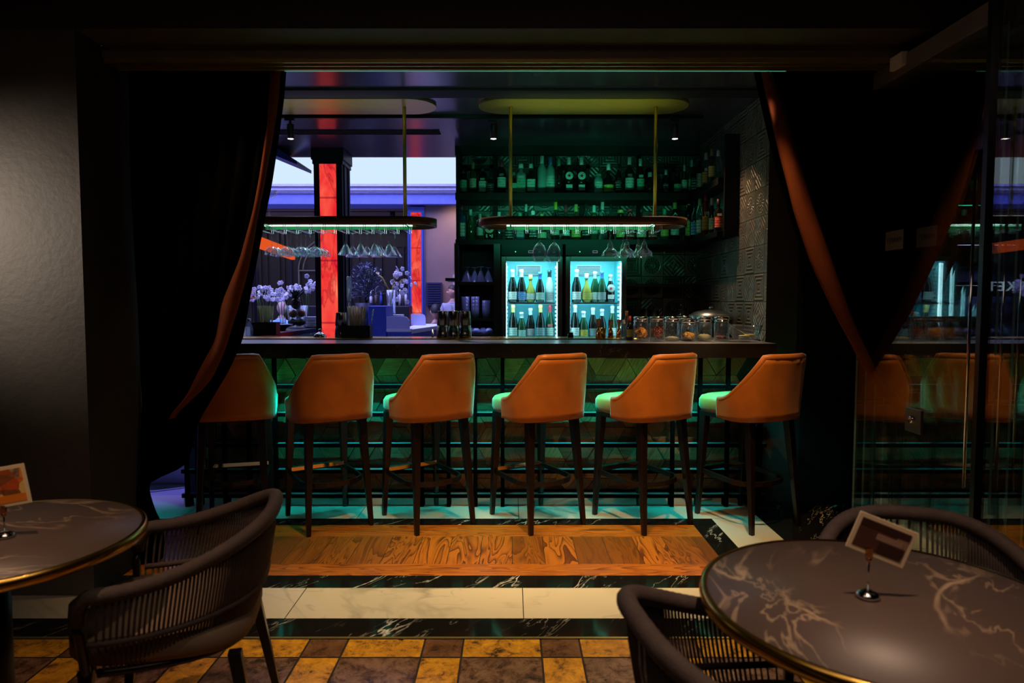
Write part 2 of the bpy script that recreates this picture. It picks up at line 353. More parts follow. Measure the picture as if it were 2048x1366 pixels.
q(XL, 1.257, 3.184, 3.333, 4); q(1.11, 1.257, 3.333, 4.23, 4); q(XL, 1.11, 4.105, 4.23, 4)
q(XL, 1.11, 3.333, 3.483, 7); q(XL, 1.11, 3.9, 4.105, 7); q(XL, 1.11, 3.483, 3.9, 6)
q(-4.2, 4.2, 2.705, 4.75, 3, -.004)
q(-12, 4.2, 4.75, 18, 9, 0)
struct('floor', bm, [M['slate_y'], M['slate_b'], M['slate_s'], M['grout'], M['blackmarble'], M['whitemarble'], M['woodplank'], M['woodborder'], M['dullbrass'], M['hallfloor']])
# ================================================================ near room shell
bm = B(); box(bm, -4.2, -1.94, 3.1, 3.55, 0, 2.57)
bm.normal_update()
for f in bm.faces: f.material_index = 1 if abs(f.calc_center_median().x + 1.94) < .01 else 0
struct('wall_left', bm, [M['plaster'], M['blackmatte']])
bm = B(); box(bm, -4.2, 4.2, 3.1, 3.30, 2.572, 3.2); struct('wall_front', bm, M['darkwall'])
bm = B(); box(bm, -1.938, 2.5, 3.30, 3.44, 2.515, 2.70); struct('trim_1', bm, M['greybeam'])
bm = B(); box(bm, -1.938, 2.5, 3.312, 3.322, 2.497, 2.515); box(bm, -1.938, 2.5, 3.36, 3.37, 2.497, 2.515); box(bm, -1.938, 2.5, 3.41, 3.43, 2.497, 2.515)
struct('trim_2', bm, M['dullbrass'])
bm = B(); box(bm, -1.12, 1.35, 3.432, 3.438, 2.497, 2.504); tag(obj('mint_glow_line', bm, em('mint_line', (.15, .9, .6), .45)), 'thin glowing line added as the mint green light on the beam above the curtain opening', 'glow line')  # glowing strip stands for teal light caught on the beam's lower lip
bm = B(); box(bm, -4.2, 4.2, -3, 3.1, 2.92, 3.0); struct('ceiling', bm, M['blackmatte'])
bm = B(); box(bm, -4.3, -4.2, -3, 3.1, 0, 2.92); struct('wall_left', bm, M['darkwall'])
bm = B(); box(bm, 4.2, 4.3, -3, 4.75, 0, 2.92); struct('wall_right', bm, M['darkwall'])
bm = B(); box(bm, -4.2, 4.2, -3.1, -3, 0, 2.92); struct('wall_back', bm, M['darkwall'])
# bar room ceiling and its bands
bm = B(); box(bm, -6.5, 2.6, 3.44, 6.79, 2.78, 2.9); struct('ceiling', bm, M['ceiling'])
bm = B(); box(bm, -6.5, 1.709, 4.62, 4.79, 2.765, 2.779); struct('trim_3', bm, M['blackmatte'])
bm = B()
for y in (5.72, 5.78, 5.84): box(bm, -4.0, -.6, y, y + .012, 2.772, 2.779)
struct('trim_4', bm, M['blackmatte'])
# right side: tiled wall (left face embossed, front face plain)
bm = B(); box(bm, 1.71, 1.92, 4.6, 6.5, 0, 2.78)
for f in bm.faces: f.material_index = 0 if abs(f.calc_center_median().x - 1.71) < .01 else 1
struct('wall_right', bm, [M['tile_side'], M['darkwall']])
bm = B(); box(bm, 1.92, 2.27, 4.52, 4.8, 0, 2.9); struct('wall_pier', bm, M['black'])
bm = B(); box(bm, 2.27, 4.2, 4.75, 4.85, 0, 2.9); struct('wall_panelled', bm, M['black'])
bm = B()
for v, h in ((803, .012), (811, .008), (841, .01), (932, .012), (939, .008)):
    z = at(1680, v, 4.74).z; box(bm, 2.27, 3.6, 4.735, 4.75, z, z + h)
struct('trim_5', bm, M['steel'])
# back wall
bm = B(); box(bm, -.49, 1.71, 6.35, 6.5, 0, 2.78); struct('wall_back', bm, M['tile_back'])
bm = B(); box(bm, -.52, 1.71, 6.30, 6.348, 2.70, 2.779); struct('trim_6', bm, M['blackmatte'])

# ================================================================ bar counter
CT = 1.105
t = thing('bar_counter', 'long bar with black marble top and patterned wooden front behind a black metal grid', 'bar counter', (-.27, 4.55, 0))
def rel(bm, L): 
    for v in bm.verts: v.co -= Vector(L)
    return bm
L = (-.27, 4.55, 0)
bm = B(); box(bm, -2.30, 1.64, 4.22, 4.655, 1.03, CT); box(bm, -2.30, 1.64, 4.22, 4.25, 1.016, 1.03); 
for f in bm.faces: f.material_index = 1 if f.calc_center_median().z > CT - .001 else 0
obj('counter_top', rel(bm, L), [M['countermarble'], M['litcounter']], t)
bm = B(); box(bm, -2.30, 1.70, 4.66, 4.97, 1.05, CT + .001); obj('work_top', rel(bm, L), M['black'], t)
bm = B(); box(bm, -2.28, .86, 4.69, 4.95, CT + .001, CT + .008); obj('brass_ledge', rel(bm, L), M['brass'], t, bevel=.002)
bm = B(); box(bm, -2.2, 1.70, 4.60, 4.95, 0.0, 1.03); obj('carcass', rel(bm, L), M['blackmatte'], t)
# patterned front: rhombic wooden blocks, every block its own island with its own tone
def frontmat():
    m, nt, bs = new('front_blocks'); g = nd(nt, 'NewGeometry').outputs['Random Per Island']
    v = coords(nt, (1, 1, 1)); off = nd(nt, 'CombineXYZ', {0: ma(nt, 'MULTIPLY', g, 9), 2: ma(nt, 'MULTIPLY', g, 23)}).outputs[0]
    rot = nd(nt, 'VectorRotate', {'Vector': v, 'Angle': ma(nt, 'MULTIPLY', ma(nt, 'FLOOR', ma(nt, 'MULTIPLY', g, 6)), PI/3)}, rotation_type='Y_AXIS').outputs[0]
    sc = nd(nt, 'Mapping', {'Vector': nd(nt, 'VectorMath', {0: rot, 1: off}).outputs[0], 'Scale': (10, 1, 120)}).outputs[0]
    n = noi(nt, sc, 1, 3, .4)
    c = ramp(nt, g, [(0, (.12, .06, .035)), (.3, (.36, .16, .07)), (.5, (.18, .12, .08)), (.7, (.42, .23, .10)), (1, (.10, .065, .05))])
    nt.links.new(mixc(nt, mrange(nt, n, .42, .85), c, (.04, .022, .01)), bs.inputs['Base Color'])
    bs.inputs['Roughness'].default_value = .28; bs.inputs['Metallic'].default_value = .35; bump(nt, bs, n, .35, .004); return m
M['front'] = frontmat()
bm = B(); e = .135; hx, hz = e*math.cos(PI/6)*0 + e, e*math.sin(PI/3)
rnd = random.Random(3)
def blk(pts):
    d = rnd.uniform(-.004, .004); ax = rnd.uniform(-.02, .02); c = sum((Vector((p[0], 0, p[1])) for p in pts), Vector())/len(pts)
    a = []; b2 = []
    for x, z in pts:
        p = Vector((x, 0, z)); p = c + (p - c)*.975
        if not (-2.2 <= p.x <= 1.69): return
        p.z = min(max(p.z, .09), 1.015)
        a.append(bm.verts.new((p.x, 4.578 + d + ax*(x - c.x)*3, p.z))); b2.append(bm.verts.new((p.x, 4.60, p.z)))
    bm.faces.new(a); n = len(a)
    for i in range(n): bm.faces.new((a[i], b2[i], b2[(i+1) % n], a[(i+1) % n]))
for i in range(-1, 24):
    for j in range(-1, 6):
        cx = -2.2 + i*e*1.5; cz = .05 + j*2*hz + (hz if i % 2 else 0)
        P_ = [(cx + e*math.cos(k*PI/3), cz + e*math.sin(k*PI/3)) for k in range(6)]; O = (cx, cz); k0 = rnd.choice((0, 1))
        if rnd.random() < .35:
            blk([P_[k0], P_[k0+1], P_[k0+2], P_[(k0+3) % 6]]); blk([P_[(k0+3) % 6], P_[(k0+4) % 6], P_[(k0+5) % 6], P_[k0]])
        else:
            for k in (k0, k0+2, k0+4): blk([O, P_[k % 6], P_[(k+1) % 6], P_[(k+2) % 6]])
obj('block_front', rel(bm, L), M['front'], t)
Yg = 4.50; M['littop'] = pm('lit_rail_top', (.34, .34, .34), .35, .5)  # paler rail tops carry the light from above in their colour
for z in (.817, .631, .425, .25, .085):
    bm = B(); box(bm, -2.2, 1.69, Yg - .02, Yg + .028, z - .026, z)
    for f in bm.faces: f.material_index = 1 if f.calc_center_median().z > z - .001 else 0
    obj('grid_rail', rel(bm, L), [M['gridblack'], M['littop']], t)
for u in (368, 390, 445, 495, 548, 842, 896, 950, 1005, 1347, 1401, 1457, 1522):
    x = (u - 1024)/1365*4.50; bm = B(); box(bm, x - .0125, x + .0125, Yg - .026, Yg - .001, 0, 1.02); obj('grid_post', rel(bm, L), M['gridblack'], t)
bm = B(); box(bm, -2.2, 1.69, Yg + .01, 4.60, 0, .05); obj('plinth', rel(bm, L), M['chrome'], t)
bm = B(); box(bm, -2.15, 1.6, 4.262, 4.272, 1.014, 1.024); obj('led_strip', rel(bm, L), M['teal'], t)
# return of the bar on the left
t = thing('return_counter', 'dark polished side counter running away behind the left end of the bar', 'bar counter', (-2.4, 6.0, 0))
L = (-2.4, 6.0, 0)
bm = B(); box(bm, -2.9, -1.95, 5.0, 7.15, 1.06, CT); obj('counter_top', rel(bm, L), M['countermarble'], t, bevel=.004)
bm = B(); box(bm, -2.85, -2.42, 5.05, 7.1, 0, 1.06); obj('carcass', rel(bm, L), M['lavender'], t)

# ================================================================ back bar: shelves, uprights, cabinet
bm = B(); box(bm, 1.28, 1.705, 5.0, 5.895, 0, .97); tag(obj('side_cabinet', bm, M['black'], bevel=.004), 'black base cabinet along the tiled side wall under the covered pan', 'cabinet')
bm = B(); box(bm, -.49, 1.69, 5.9, 6.349, 0, .97); tag(obj('back_cabinet', bm, M['black'], bevel=.004), 'black base cabinet standing under the fridges and the lid behind the bar', 'cabinet')
def shelf(name, label, x0, x1, y0, y1, z0, z1, posts=(), mat='shelfblack'):
    L = ((x0+x1)/2, (y0+y1)/2, z0); t = thing(name, label, 'shelf', L)
    bm = B(); box(bm, x0, x1, y0, y1, z0, z1); obj('board', rel(bm, L), M[mat], t, bevel=.003)
    for p in posts:
        bm = B(); box(bm, *p); obj('upright', rel(bm, L), M[mat], t)
    return t
shelf('wall_shelf', 'upper black shelf of bottles across the embossed back wall', -.49, 1.53, 5.95, 6.345, 2.245, 2.306,
      [(-.485, -.455, 5.97, 6.34, 2.306, 2.70), (-.17, -.13, 6.28, 6.34, 2.306, 2.70), (1.14, 1.17, 6.28, 6.34, 2.306, 2.70)])
shelf('wall_shelf', 'lower black shelf of bottles directly above the fridges', -.49, 1.53, 5.95, 6.345, 1.86, 1.905,
      [(-.485, -.455, 5.97, 6.34, 1.905, 2.245), (-.17, -.13, 6.28, 6.34, 1.905, 2.245), (.62, .66, 6.28, 6.34, 1.905, 2.245), (1.14, 1.17, 6.28, 6.34, 1.905, 2.245)])
def frame(name, label, x0, x1, z0, z1, y=6.24, w_=.035):
    bm = B(); L = ((x0+x1)/2, y, z0)
    for a in ((x0, x1, y, 6.34, z1 - w_, z1), (x0, x1, y, 6.34, z0, z0 + w_), (x0, x0 + w_, y, 6.34, z0, z1), (x1 - w_, x1, y, 6.34, z0, z1)): box(bm, *a)
    tag(obj(name, rel(bm, L), M['blackmatte'], loc=L), label, 'shelf box')
frame('box_frame', 'black square box frame at the left end of the upper shelf', -.45, -.17, 2.307, 2.60)
frame('box_frame', 'black square box frame behind the two round-label bottles', .42, .70, 2.307, 2.60)
frame('box_frame', 'black square box frame on the upper shelf by the corner', 1.22, 1.47, 2.307, 2.57)
shelf('side_shelf', 'upper black shelf turning along the tiled side wall', 1.555, 1.705, 5.22, 6.34, 2.25, 2.306, [(1.60, 1.705, 5.19, 5.22, 1.86, 2.62)])
shelf('side_shelf', 'lower black shelf turning along the tiled side wall', 1.555, 1.705, 5.225, 6.34, 1.86, 1.905)
bm = B(); box(bm, 1.0, 1.69, 6.1, 6.345, 1.50, 1.525); tag(obj('wall_ledge', bm, M['black']), 'thin black ledge across the tiled wall right of the fridges', 'shelf')
# open glass cupboard left of the fridges
L = (-.30, 6.1, .97); t = thing('glass_cupboard', 'black open cupboard of stacked glasses left of the fridges', 'cupboard', L)
bm = B(); box(bm, -.49, -.46, 5.85, 6.345, .97, 1.858); obj('side_panel', rel(bm, L), M['black'], t)
bm = B(); box(bm, -.155, -.10, 5.85, 6.345, .97, 1.858); obj('side_panel', rel(bm, L), M['black'], t)
bm = B(); box(bm, -.46, -.155, 6.32, 6.345, .97, 1.858); obj('back_panel', rel(bm, L), M['blackmatte'], t)
for z in (1.535, 1.225, 1.085): bm = B(); box(bm, -.46, -.155, 5.86, 6.32, z - .025, z); obj('shelf_board', rel(bm, L), M['black'], t)
for z in (1.855, 1.508, 1.20): area('cupboard_fill_light', (-.31, 5.90, z - .004), .25, .02, .22, (.42, .45, 1))  # small violet lamps added to tint the stacked glasses
bm = B(); box(bm, -.575, -.49, 5.9, 6.3, 1.545, 1.57); obj('side_ledge', rel(bm, L), M['black'], t)

# ================================================================ fridges
FC = pm('fridge_liner', (.20, .72, .80), .35, var=.04)
M['fled'] = em('fridge_led', (.55, .93, 1), 9); M['dot'] = em('green_dot', (.1, 1, .4), 3); M['disp'] = em('display', (.35, .4, .5), .6)
def fridge(x0, label):
    x1 = x0 + .52; y0, y1, z0, z1 = 5.85, 6.33, .972, 1.855; L = (x0 + .26, 6.09, z0)
    t = thing('display_fridge', label, 'fridge', L, 0, 'glass-door fridges behind the bar')
    bm = B(); w_ = .03
    box(bm, x0, x0 + w_, y0 + .04, y1, z0, z1); box(bm, x1 - w_, x1, y0 + .04, y1, z0, z1); box(bm, x0 + w_, x1 - w_, y0 + .04, y1, 1.76, z1); box(bm, x0 + w_, x1 - w_, y0 + .04, y1, z0, z0 + .05)
    obj('cabinet', rel(bm, L), M['shelfblack'], t)
    bm = B(); box(bm, x0 + w_, x1 - w_, y1 - .03, y1 - .02, z0 + .05, 1.76); box(bm, x0 + w_, x0 + w_ + .006, y0 + .05, y1 - .03, z0 + .05, 1.76); box(bm, x1 - w_ - .006, x1 - w_, y0 + .05, y1 - .03, z0 + .05, 1.76)
    box(bm, x0 + w_, x1 - w_, y0 + .05, y1 - .03, 1.735, 1.76); box(bm, x0 + w_, x1 - w_, y0 + .05, y1 - .03, z0 + .05, z0 + .07)
    obj('liner', rel(bm, L), FC, t)
    bm = B(); box(bm, x0 + .13, x1 - .16, y1 - .045, y1 - .032, 1.60, 1.70)
    vent = obj('fan_cover', rel(bm, L), M['white'], t)
    for k in range(7): bm = B(); box(bm, x0 + .14, x1 - .17, y1 - .05, y1 - .046, 1.605 + k*.013, 1.611 + k*.013); obj('slot', rel(bm, L), M['navy'], vent)
    bm = B(); box(bm, x0 + .032, x1 - .032, y0 + .06, y1 - .05, 1.346, 1.36); obj('shelf', rel(bm, L), M['white'], t)
    for sx in (x0 + .036, x1 - .054):
        bm = B()
        for k in range(18): box(bm, sx, sx + .018, y0 + .12, y0 + .15, 1.06 + k*.035, 1.08 + k*.035)
        obj('shelf_rail', rel(bm, L), M['white'], t)
    bm = B(); box(bm, x0 + .07, x1 - .07, y0 + .06, y0 + .08, 1.715, 1.728); obj('light_tube', rel(bm, L), M['fled'], t)
    for sx in (x0 + .037, x1 - .043): bm = B(); box(bm, sx, sx + .006, y0 + .055, y0 + .075, 1.05, 1.70); obj('light_tube', rel(bm, L), M['fled'], t)
    d = B(); f = .04
    box(d, x0, x0 + f, y0 - .01, y0 + .035, z0, 1.75); box(d, x1 - f, x1, y0 - .01, y0 + .035, z0, 1.75); box(d, x0 + f, x1 - f, y0 - .01, y0 + .035, 1.71, 1.75); box(d, x0 + f, x1 - f, y0 - .01, y0 + .035, z0, z0 + .05)
    dr = obj('door', rel(d, L), M['steel'], t, bevel=.002)
    bm = B(); box(bm, x0 + f, x1 - f, y0 + .008, y0 + .014, z0 + .05, 1.71); obj('door_pane', rel(bm, L), M['fridgepane'], dr)
    bm = B(); box(bm, x0 - .004, x0 + .008, y0 - .04, y0 - .012, 1.0, 1.26); obj('handle', rel(bm, L), M['black'], dr)
    bm = B(); box(bm, x0, x1, y0 - .005, y0 + .04, 1.76, 1.855); pn = obj('control_panel', rel(bm, L), M['shelfblack'], t)
    bm = B(); lathe(bm, [(.004, 0), (.004, .004)], 10, mat=Matrix.Rotation(PI/2, 4, 'X')); 
    for v in bm.verts: v.co += Vector((x0 + .12, y0 - .006, 1.79))
    obj('indicator', rel(bm, L), M['dot'], pn)
    bm = B(); 
    for a in ((.0, .04, .0, .003), (.0, .04, .017, .02), (0, .003, 0, .02), (.037, .04, 0, .02)): box(bm, x0 + .23 + a[0], x0 + .23 + a[1], y0 - .009, y0 - .004, 1.78 + a[2], 1.78 + a[3])
    obj('display_frame', rel(bm, L), M['disp'], pn)
    area('fridge_lamp', (x0 + .26, y0 + .10, 1.712), .38, .05, 3.6, (.33, .92, .98), (math.radians(20), 0, 0))
    area('fridge_lamp', (x0 + .26, y0 + .10, 1.34), .38, .05, 1.7, (.33, .86, .98), (math.radians(20), 0, 0))
fridge(-.09, 'left glass-door fridge of sparkling wine, lit cyan inside')
fridge(.457, 'right glass-door fridge of sparkling wine, nearer the jars')

# ================================================================ ceiling plates and glass racks
def stadium(x0, x1, y0, y1, n=14):
    r = (y1 - y0)/2; cy = (y0 + y1)/2; p = []
    for k in range(n + 1): a = -PI/2 + PI*k/n; p.append((x1 - r + r*math.cos(a), cy + r*math.sin(a)))
    for k in range(n + 1): a = PI/2 + PI*k/n; p.append((x0 + r + r*math.cos(a), cy + r*math.sin(a)))
    return p
def glass_rack(x0, side, cols_):
    x1 = x0 + 1.505; y0, y1 = 4.80, 5.19; L = ((x0+x1)/2, 4.995, 0); Z0, Z1 = 1.906, 1.961
    t = thing('glass_rack', f'long oval bronze glass rack with green light hanging over the {side} of the bar', 'glass rack', (L[0], L[1], Z0), 0, 'oval racks over the bar'); L = (L[0], L[1], Z0)
    o_, i_ = stadium(x0, x1, y0, y1), stadium(x0 + .014, x1 - .014, y0 + .014, y1 - .014); bm = B(); n = len(o_)
    R_ = [[bm.verts.new((p[0], p[1], z)) for p in P_] for P_, z in ((o_, Z0), (o_, Z1), (i_, Z1), (i_, Z0))]
    for a in range(4):
        A, C = R_[a], R_[(a+1) % 4]
        for k in range(n): f = bm.faces.new((A[k], A[(k+1) % n], C[(k+1) % n], C[k])); f.smooth = a in (0, 2)
    obj('oval_band', rel(bm, L), M['bronze'], t)
    bm = B(); pl = stadium(x0, x1, y0, y1); vs = [bm.verts.new((p[0], p[1], 2.762)) for p in pl]; v2 = [bm.verts.new((p[0], p[1], 2.778)) for p in pl]
    bm.faces.new(vs); bm.faces.new(v2)
    for k in range(n): bm.faces.new((vs[k], vs[(k+1) % n], v2[(k+1) % n], v2[k]))
    obj('ceiling_plate', rel(bm, L), M['dullbrass'], t)
    bm = B(); box(bm, x0 + .2, x1 - .2, 4.985, 5.005, 1.94, 1.952); cb = obj('cross_bar', rel(bm, L), M['blackmetal'], t)
    for px in (x0 + .23, x1 - .23):
        bm = B(); tube(bm, [(px, 4.995, 1.94), (px, 4.995, 2.765)], .013, 12); obj('pole', rel(bm, L), M['dullbrass'], t)
        bm = B(); box(bm, px - .006, px + .006, y0 + .01, y1 - .01, 1.925, 1.937); obj('cross_bar', rel(bm, L), M['blackmetal'], t)
    bm = B(); box(bm, x0 + .2, x1 - .2, 5.140, 5.152, 1.929, 1.937); obj('led_bar', rel(bm, L), M['greenled'], t)
    bm = B(); box(bm, x0 + .2, x1 - .2, 5.162, 5.172, 1.904, 1.934); obj('green_lit_band', rel(bm, L), M['greenglow'], t)  # LED-lit inner face of the band, painted as a green strip
    k = 0; x = x0 + .25
    while x < x1 - .2:
        bm = B(); zb = 1.872
        tube(bm, [(x, 4.85, 1.93), (x, 4.85, zb), (x, 5.15, zb), (x, 5.15, 1.93)], .0022, 5); tube(bm, [(x + .014, 4.85, 1.93), (x + .014, 4.85, zb), (x + .014, 5.15, zb), (x + .014, 5.15, 1.93)], .0022, 5)
        obj('hanger_wire', rel(bm, L), M['chrome'], t); k += 1; x += .094
    return t
rackR = glass_rack(-.24, 'right', 0); rackL = glass_rack(-2.05, 'left', 0)
area('rack_light', (.51, 5.12, 1.94), 1.1, .012, .9, (.15, 1, .6)); area('rack_light', (-1.30, 5.12, 1.94), 1.1, .012, .45, (.15, 1, .6))
area('rack_up_light', (.51, 4.93, 1.965), 1.1, .03, .9, (.75, .95, .2), (PI, 0, 0), 45); area('rack_up_light', (-1.30, 4.93, 1.965), 1.1, .03, .5, (.7, .9, .6), (PI, 0, 0), 45)
area('rack_rear_light', (.51, 5.20, 1.93), 1.3, .03, 1.8, (.06, 1, .55), (math.radians(104), 0, 0), 90)

# ================================================================ track lights
L = (-.3, 5.27, 2.755); bm = B(); box(bm, -3.2, 1.45, 5.255, 5.285, 2.752, 2.779); tag(obj('light_track', bm, M['blackmetal']), 'thin black lighting track running along the bar ceiling', 'light track')
M['lens'] = em('spot_lens', (1, .86, .75), 14)
for u, wh in ((581, 'left of the plates by the curtain'), (987, 'in the middle in front of the bottle wall'), (1350, 'nearest the tiled side wall')):
    p = at(u, 258, 5.27); t = thing('track_spotlight', f'black cylindrical track spotlight {wh}', 'spotlight', (p.x, 5.27, 2.60), 0, 'spotlights on the bar track')
    bm = B(); lathe(bm, [(.0, .11), (.024, .11), (.026, .105), (.026, .0), (.022, .0), (.022, .01), (0, .01)], 20); obj('barrel', bm, M['black'], t)
    bm = B(); box(bm, -.008, .008, -.006, .006, .11, .152); box(bm, -.04, .03, -.015, .015, .135, .152); obj('bracket', bm, M['black'], t)
    bm = B(); lathe(bm, [(0, .002), (.0215, .002), (.0215, .008), (0, .008)], 18); obj('lens', bm, M['lens'], t)
spot('track_lamp', (at(1350, 258, 5.27).x, 5.27, 2.595), (1.15, 4.55, 1.1), 90, (1, .72, .45), 55, .7, .02)
spot('track_lamp', (at(1350, 258, 5.27).x, 5.25, 2.595), (1.72, 4.95, 1.3), 26, (1, .62, .34), 85, 1, .02)
spot('track_lamp', (at(987, 258, 5.27).x, 5.27, 2.595), (-.3, 4.75, 1.1), 70, (1, .8, .6), 48, .7, .02)
spot('track_lamp', (at(581, 258, 5.27).x, 5.27, 2.595), (-1.5, 4.7, 1.1), 80, (.6, .65, 1), 50, .7, .02)
# ================================================================ bar stools (local: facing +y, backrest towards -y)
def make_stool():
    t = thing('bar_stool', 'x', 'bar stool')
    HW, YF, YB, RC = .210, .012, -.235, .125
    path = []                                              # from the left front end round the back to the right front end
    for k in range(9): path.append((-HW, YF + (YB + RC - YF)*k/8))
    for k in range(1, 8): a = PI + PI/2*k/8; path.append((-HW + RC + RC*math.cos(a), YB + RC + RC*math.sin(a)))
    nb = 8
    for k in range(nb + 1): path.append((-HW + RC + (2*HW - 2*RC)*k/nb, YB - .012*math.sin(PI*k/nb)))
    for k in range(1, 8): a = 3*PI/2 + PI/2*k/8; path.append((HW - RC + RC*math.cos(a), YB + RC + RC*math.sin(a)))
    for k in range(9): path.append((HW, YB + RC + (YF - YB - RC)*k/8))
    n = len(path); s = [0]
    for a, b_ in zip(path, path[1:]): s.append(s[-1] + math.dist(a, b_))
    T = s[-1]
    def ztop(d):
        d = min(d, T - d); q_ = min(1, d/.245)
        zz = .774 + .269*(.07*q_ + .93*q_**2.2)
        return min(zz, 1.043)
    NV = 9; Z0 = .668
    def pt(i, j, off):
        x, y = path[i]; zt = ztop(s[i]); z = Z0 + (zt - Z0)*j/NV; f = (z - .70)/.343
        sc = 1 - .03*max(0, -f*3) + .015*math.sin(max(0, min(1, f))*PI)*2 - .05*max(0, f)**1.5
        y2 = y*(1 - .02*f) - .045*max(0, f)**1.3*(1 if y < 0 else max(0, 1 - y/.165)*.0)
        nx, ny = (path[min(i+1, n-1)][1] - path[max(i-1, 0)][1]), -(path[min(i+1, n-1)][0] - path[max(i-1, 0)][0]); l = math.hypot(nx, ny)
        zo = .012*math.sin(PI*min(1, max(0, (-y + .05)/.3))) if j == 0 else 0
        return Vector((x*sc + nx/l*off, y2 + ny/l*off, z - zo))
    bm = B(); G = []
    for off in (0, .034): G.append([[bm.verts.new(pt(i, j, off)) for j in range(NV + 1)] for i in range(n)])
    # orientation: offset positive goes to the outside or inside depending on the travel; both skins are joined at the edges
    for g in G:
        for i in range(n - 1):
            for j in range(NV): bm.faces.new((g[i][j], g[i+1][j], g[i+1][j+1], g[i][j+1]))
    A, C = G
    for i in range(n - 1): bm.faces.new((A[i][NV], A[i+1][NV], C[i+1][NV], C[i][NV])); bm.faces.new((A[i][0], C[i][0], C[i+1][0], A[i+1][0]))
    for j in range(NV): bm.faces.new((A[0][j], A[0][j+1], C[0][j+1], C[0][j])); bm.faces.new((A[-1][j], C[-1][j], C[-1][j+1], A[-1][j+1]))
    sh = obj('backrest', bm, M['leather'], t, smooth=True)
    # rolled edge round the top and down the front ends
    mid = [(pt(i, NV, .017)) for i in range(n)]
    dn = [pt(0, j, .017) for j in range(0, NV)]; dn2 = [pt(n-1, j, .017) for j in range(NV-1, -1, -1)]
    bm = B(); tube(bm, dn + mid + dn2, .0195, 10); obj('rolled_edge', bm, M['leather'], sh, smooth=True)
    ins = []
    for i in range(4, n - 4):
        jj = 1 - .052/max(.06, ztop(s[i]) - Z0); a0 = pt(i, 0, -.0015); a1 = pt(i, NV, -.0015); z = ztop(s[i]) - .05
        f = (z - Z0)/(ztop(s[i]) - Z0); k_ = max(0, min(NV, f*NV)); j0 = int(k_); j1 = min(NV, j0 + 1); ins.append(pt(i, j0, -.0015).lerp(pt(i, j1, -.0015), k_ - j0))
    bm = B(); tube(bm, ins, .0042, 6); obj('piping', bm, M['seam'], sh, smooth=True)
    # seat cushion
    bm = B(); cs = []
    for z, g in ((.674, .0), (.70, .012), (.745, .012), (.768, .0), (.780, -.03), (.785, -.09)):
        ring = []
        for k in range(32):
            a = 2*PI*k/32; c, s_ = math.cos(a), math.sin(a); ex = .38
            ring.append(bm.verts.new(((.190 + g)*abs(c)**ex*math.copysign(1, c), .035 + (.228 + g)*abs(s_)**ex*math.copysign(1, s_), z)))
        cs.append(ring)
    for a_, c_ in zip(cs, cs[1:]):
        for k in range(32): bm.faces.new((a_[k], a_[(k+1) % 32], c_[(k+1) % 32], c_[k]))
    bm.faces.new(cs[0][::-1]); bm.faces.new(cs[-1])
    st = obj('seat', bm, M['leather'], t, smooth=True)
    bm = B(); box(bm, -.19, .19, -.19, .22, .645, .676); obj('seat_frame', bm, M['legwood'], t, bevel=.004)
    for sx in (-1, 1):
        bm = B(); beam(bm, (sx*.168, .195, .676), (sx*.188, .232, 0), .05, .05, .026, .026); obj('leg', bm, M['legwood'], t, bevel=.004)
        bm = B(); beam(bm, (sx*.160, -.165, .676), (sx*.1925, -.231, 0), .05, .05, .026, .026); obj('leg', bm, M['legwood'], t, bevel=.004)
    ring = [(-.178, .19, .285), (-.182, .05, .28)]
    for k in range(9): a = PI + PI*k/8; ring.append((.183*math.cos(a), -.07 + .125*math.sin(a), .275))
    ring += [(.182, .05, .28), (.178, .19, .285)]
    bm = B(); tube(bm, ring, .0165, 4, flat=(.6, 1.25)); obj('foot_ring', bm, M['legwood'], t)
    bm = B(); beam(bm, (-.18, .222, .32), (.18, .222, .32), .001, .001); bm.free(); bm = B(); box(bm, -.176, .176, .198, .228, .285, .312); fb = obj('foot_bar', bm, M['legwood'], t)
    bm = B(); box(bm, -.17, .17, .192, .230, .3125, .3165); box(bm, -.17, .17, .190, .1945, .293, .3165); obj('metal_strip', bm, M['chrome'], fb)
    return t
feet = [((-1.841, 3.943), (-1.476, 4.041), 105), ((-1.175, 3.9), (-.869, 4.105), 123), ((-.553, 3.925), (-.242, 4.162), 125), ((.107, 3.978), (.442, 4.182), 121.5), ((.768, 3.978), (1.102, 4.201), 122), ((1.415, 3.996), (1.733, 4.153), 117)]
desc = ['tan leather bar stool at the left end, partly behind the curtain', 'tan leather bar stool right of the curtain, in front of the straw holder', 'third tan leather bar stool from the curtain, below the three shakers', 'tan leather bar stool in front of the left fridge', 'tan leather bar stool below the jiggers and the first jars', 'rightmost tan leather bar stool, by the end of the bar']
stool = make_stool()
for i, ((ax, ay), (bx, by), ang) in enumerate(feet):
    o = stool if i == 0 else dup(stool)
    a = math.radians(ang); cx, cy = (ax + bx)/2 + .231*math.cos(a), (ay + by)/2 + .231*math.sin(a)
    if i == 0: cy += .02
    o.location = (cx, min(cy, 4.215), 0); o.rotation_euler = (0, 0, a - PI/2); o['label'] = desc[i]; o['group'] = 'bar stools along the counter'
s7 = dup(stool, (-2.62, 4.95, 0), math.radians(-60), 'dark silhouetted bar stool beyond the curtain, its legs against violet floor', 'bar stools along the counter')
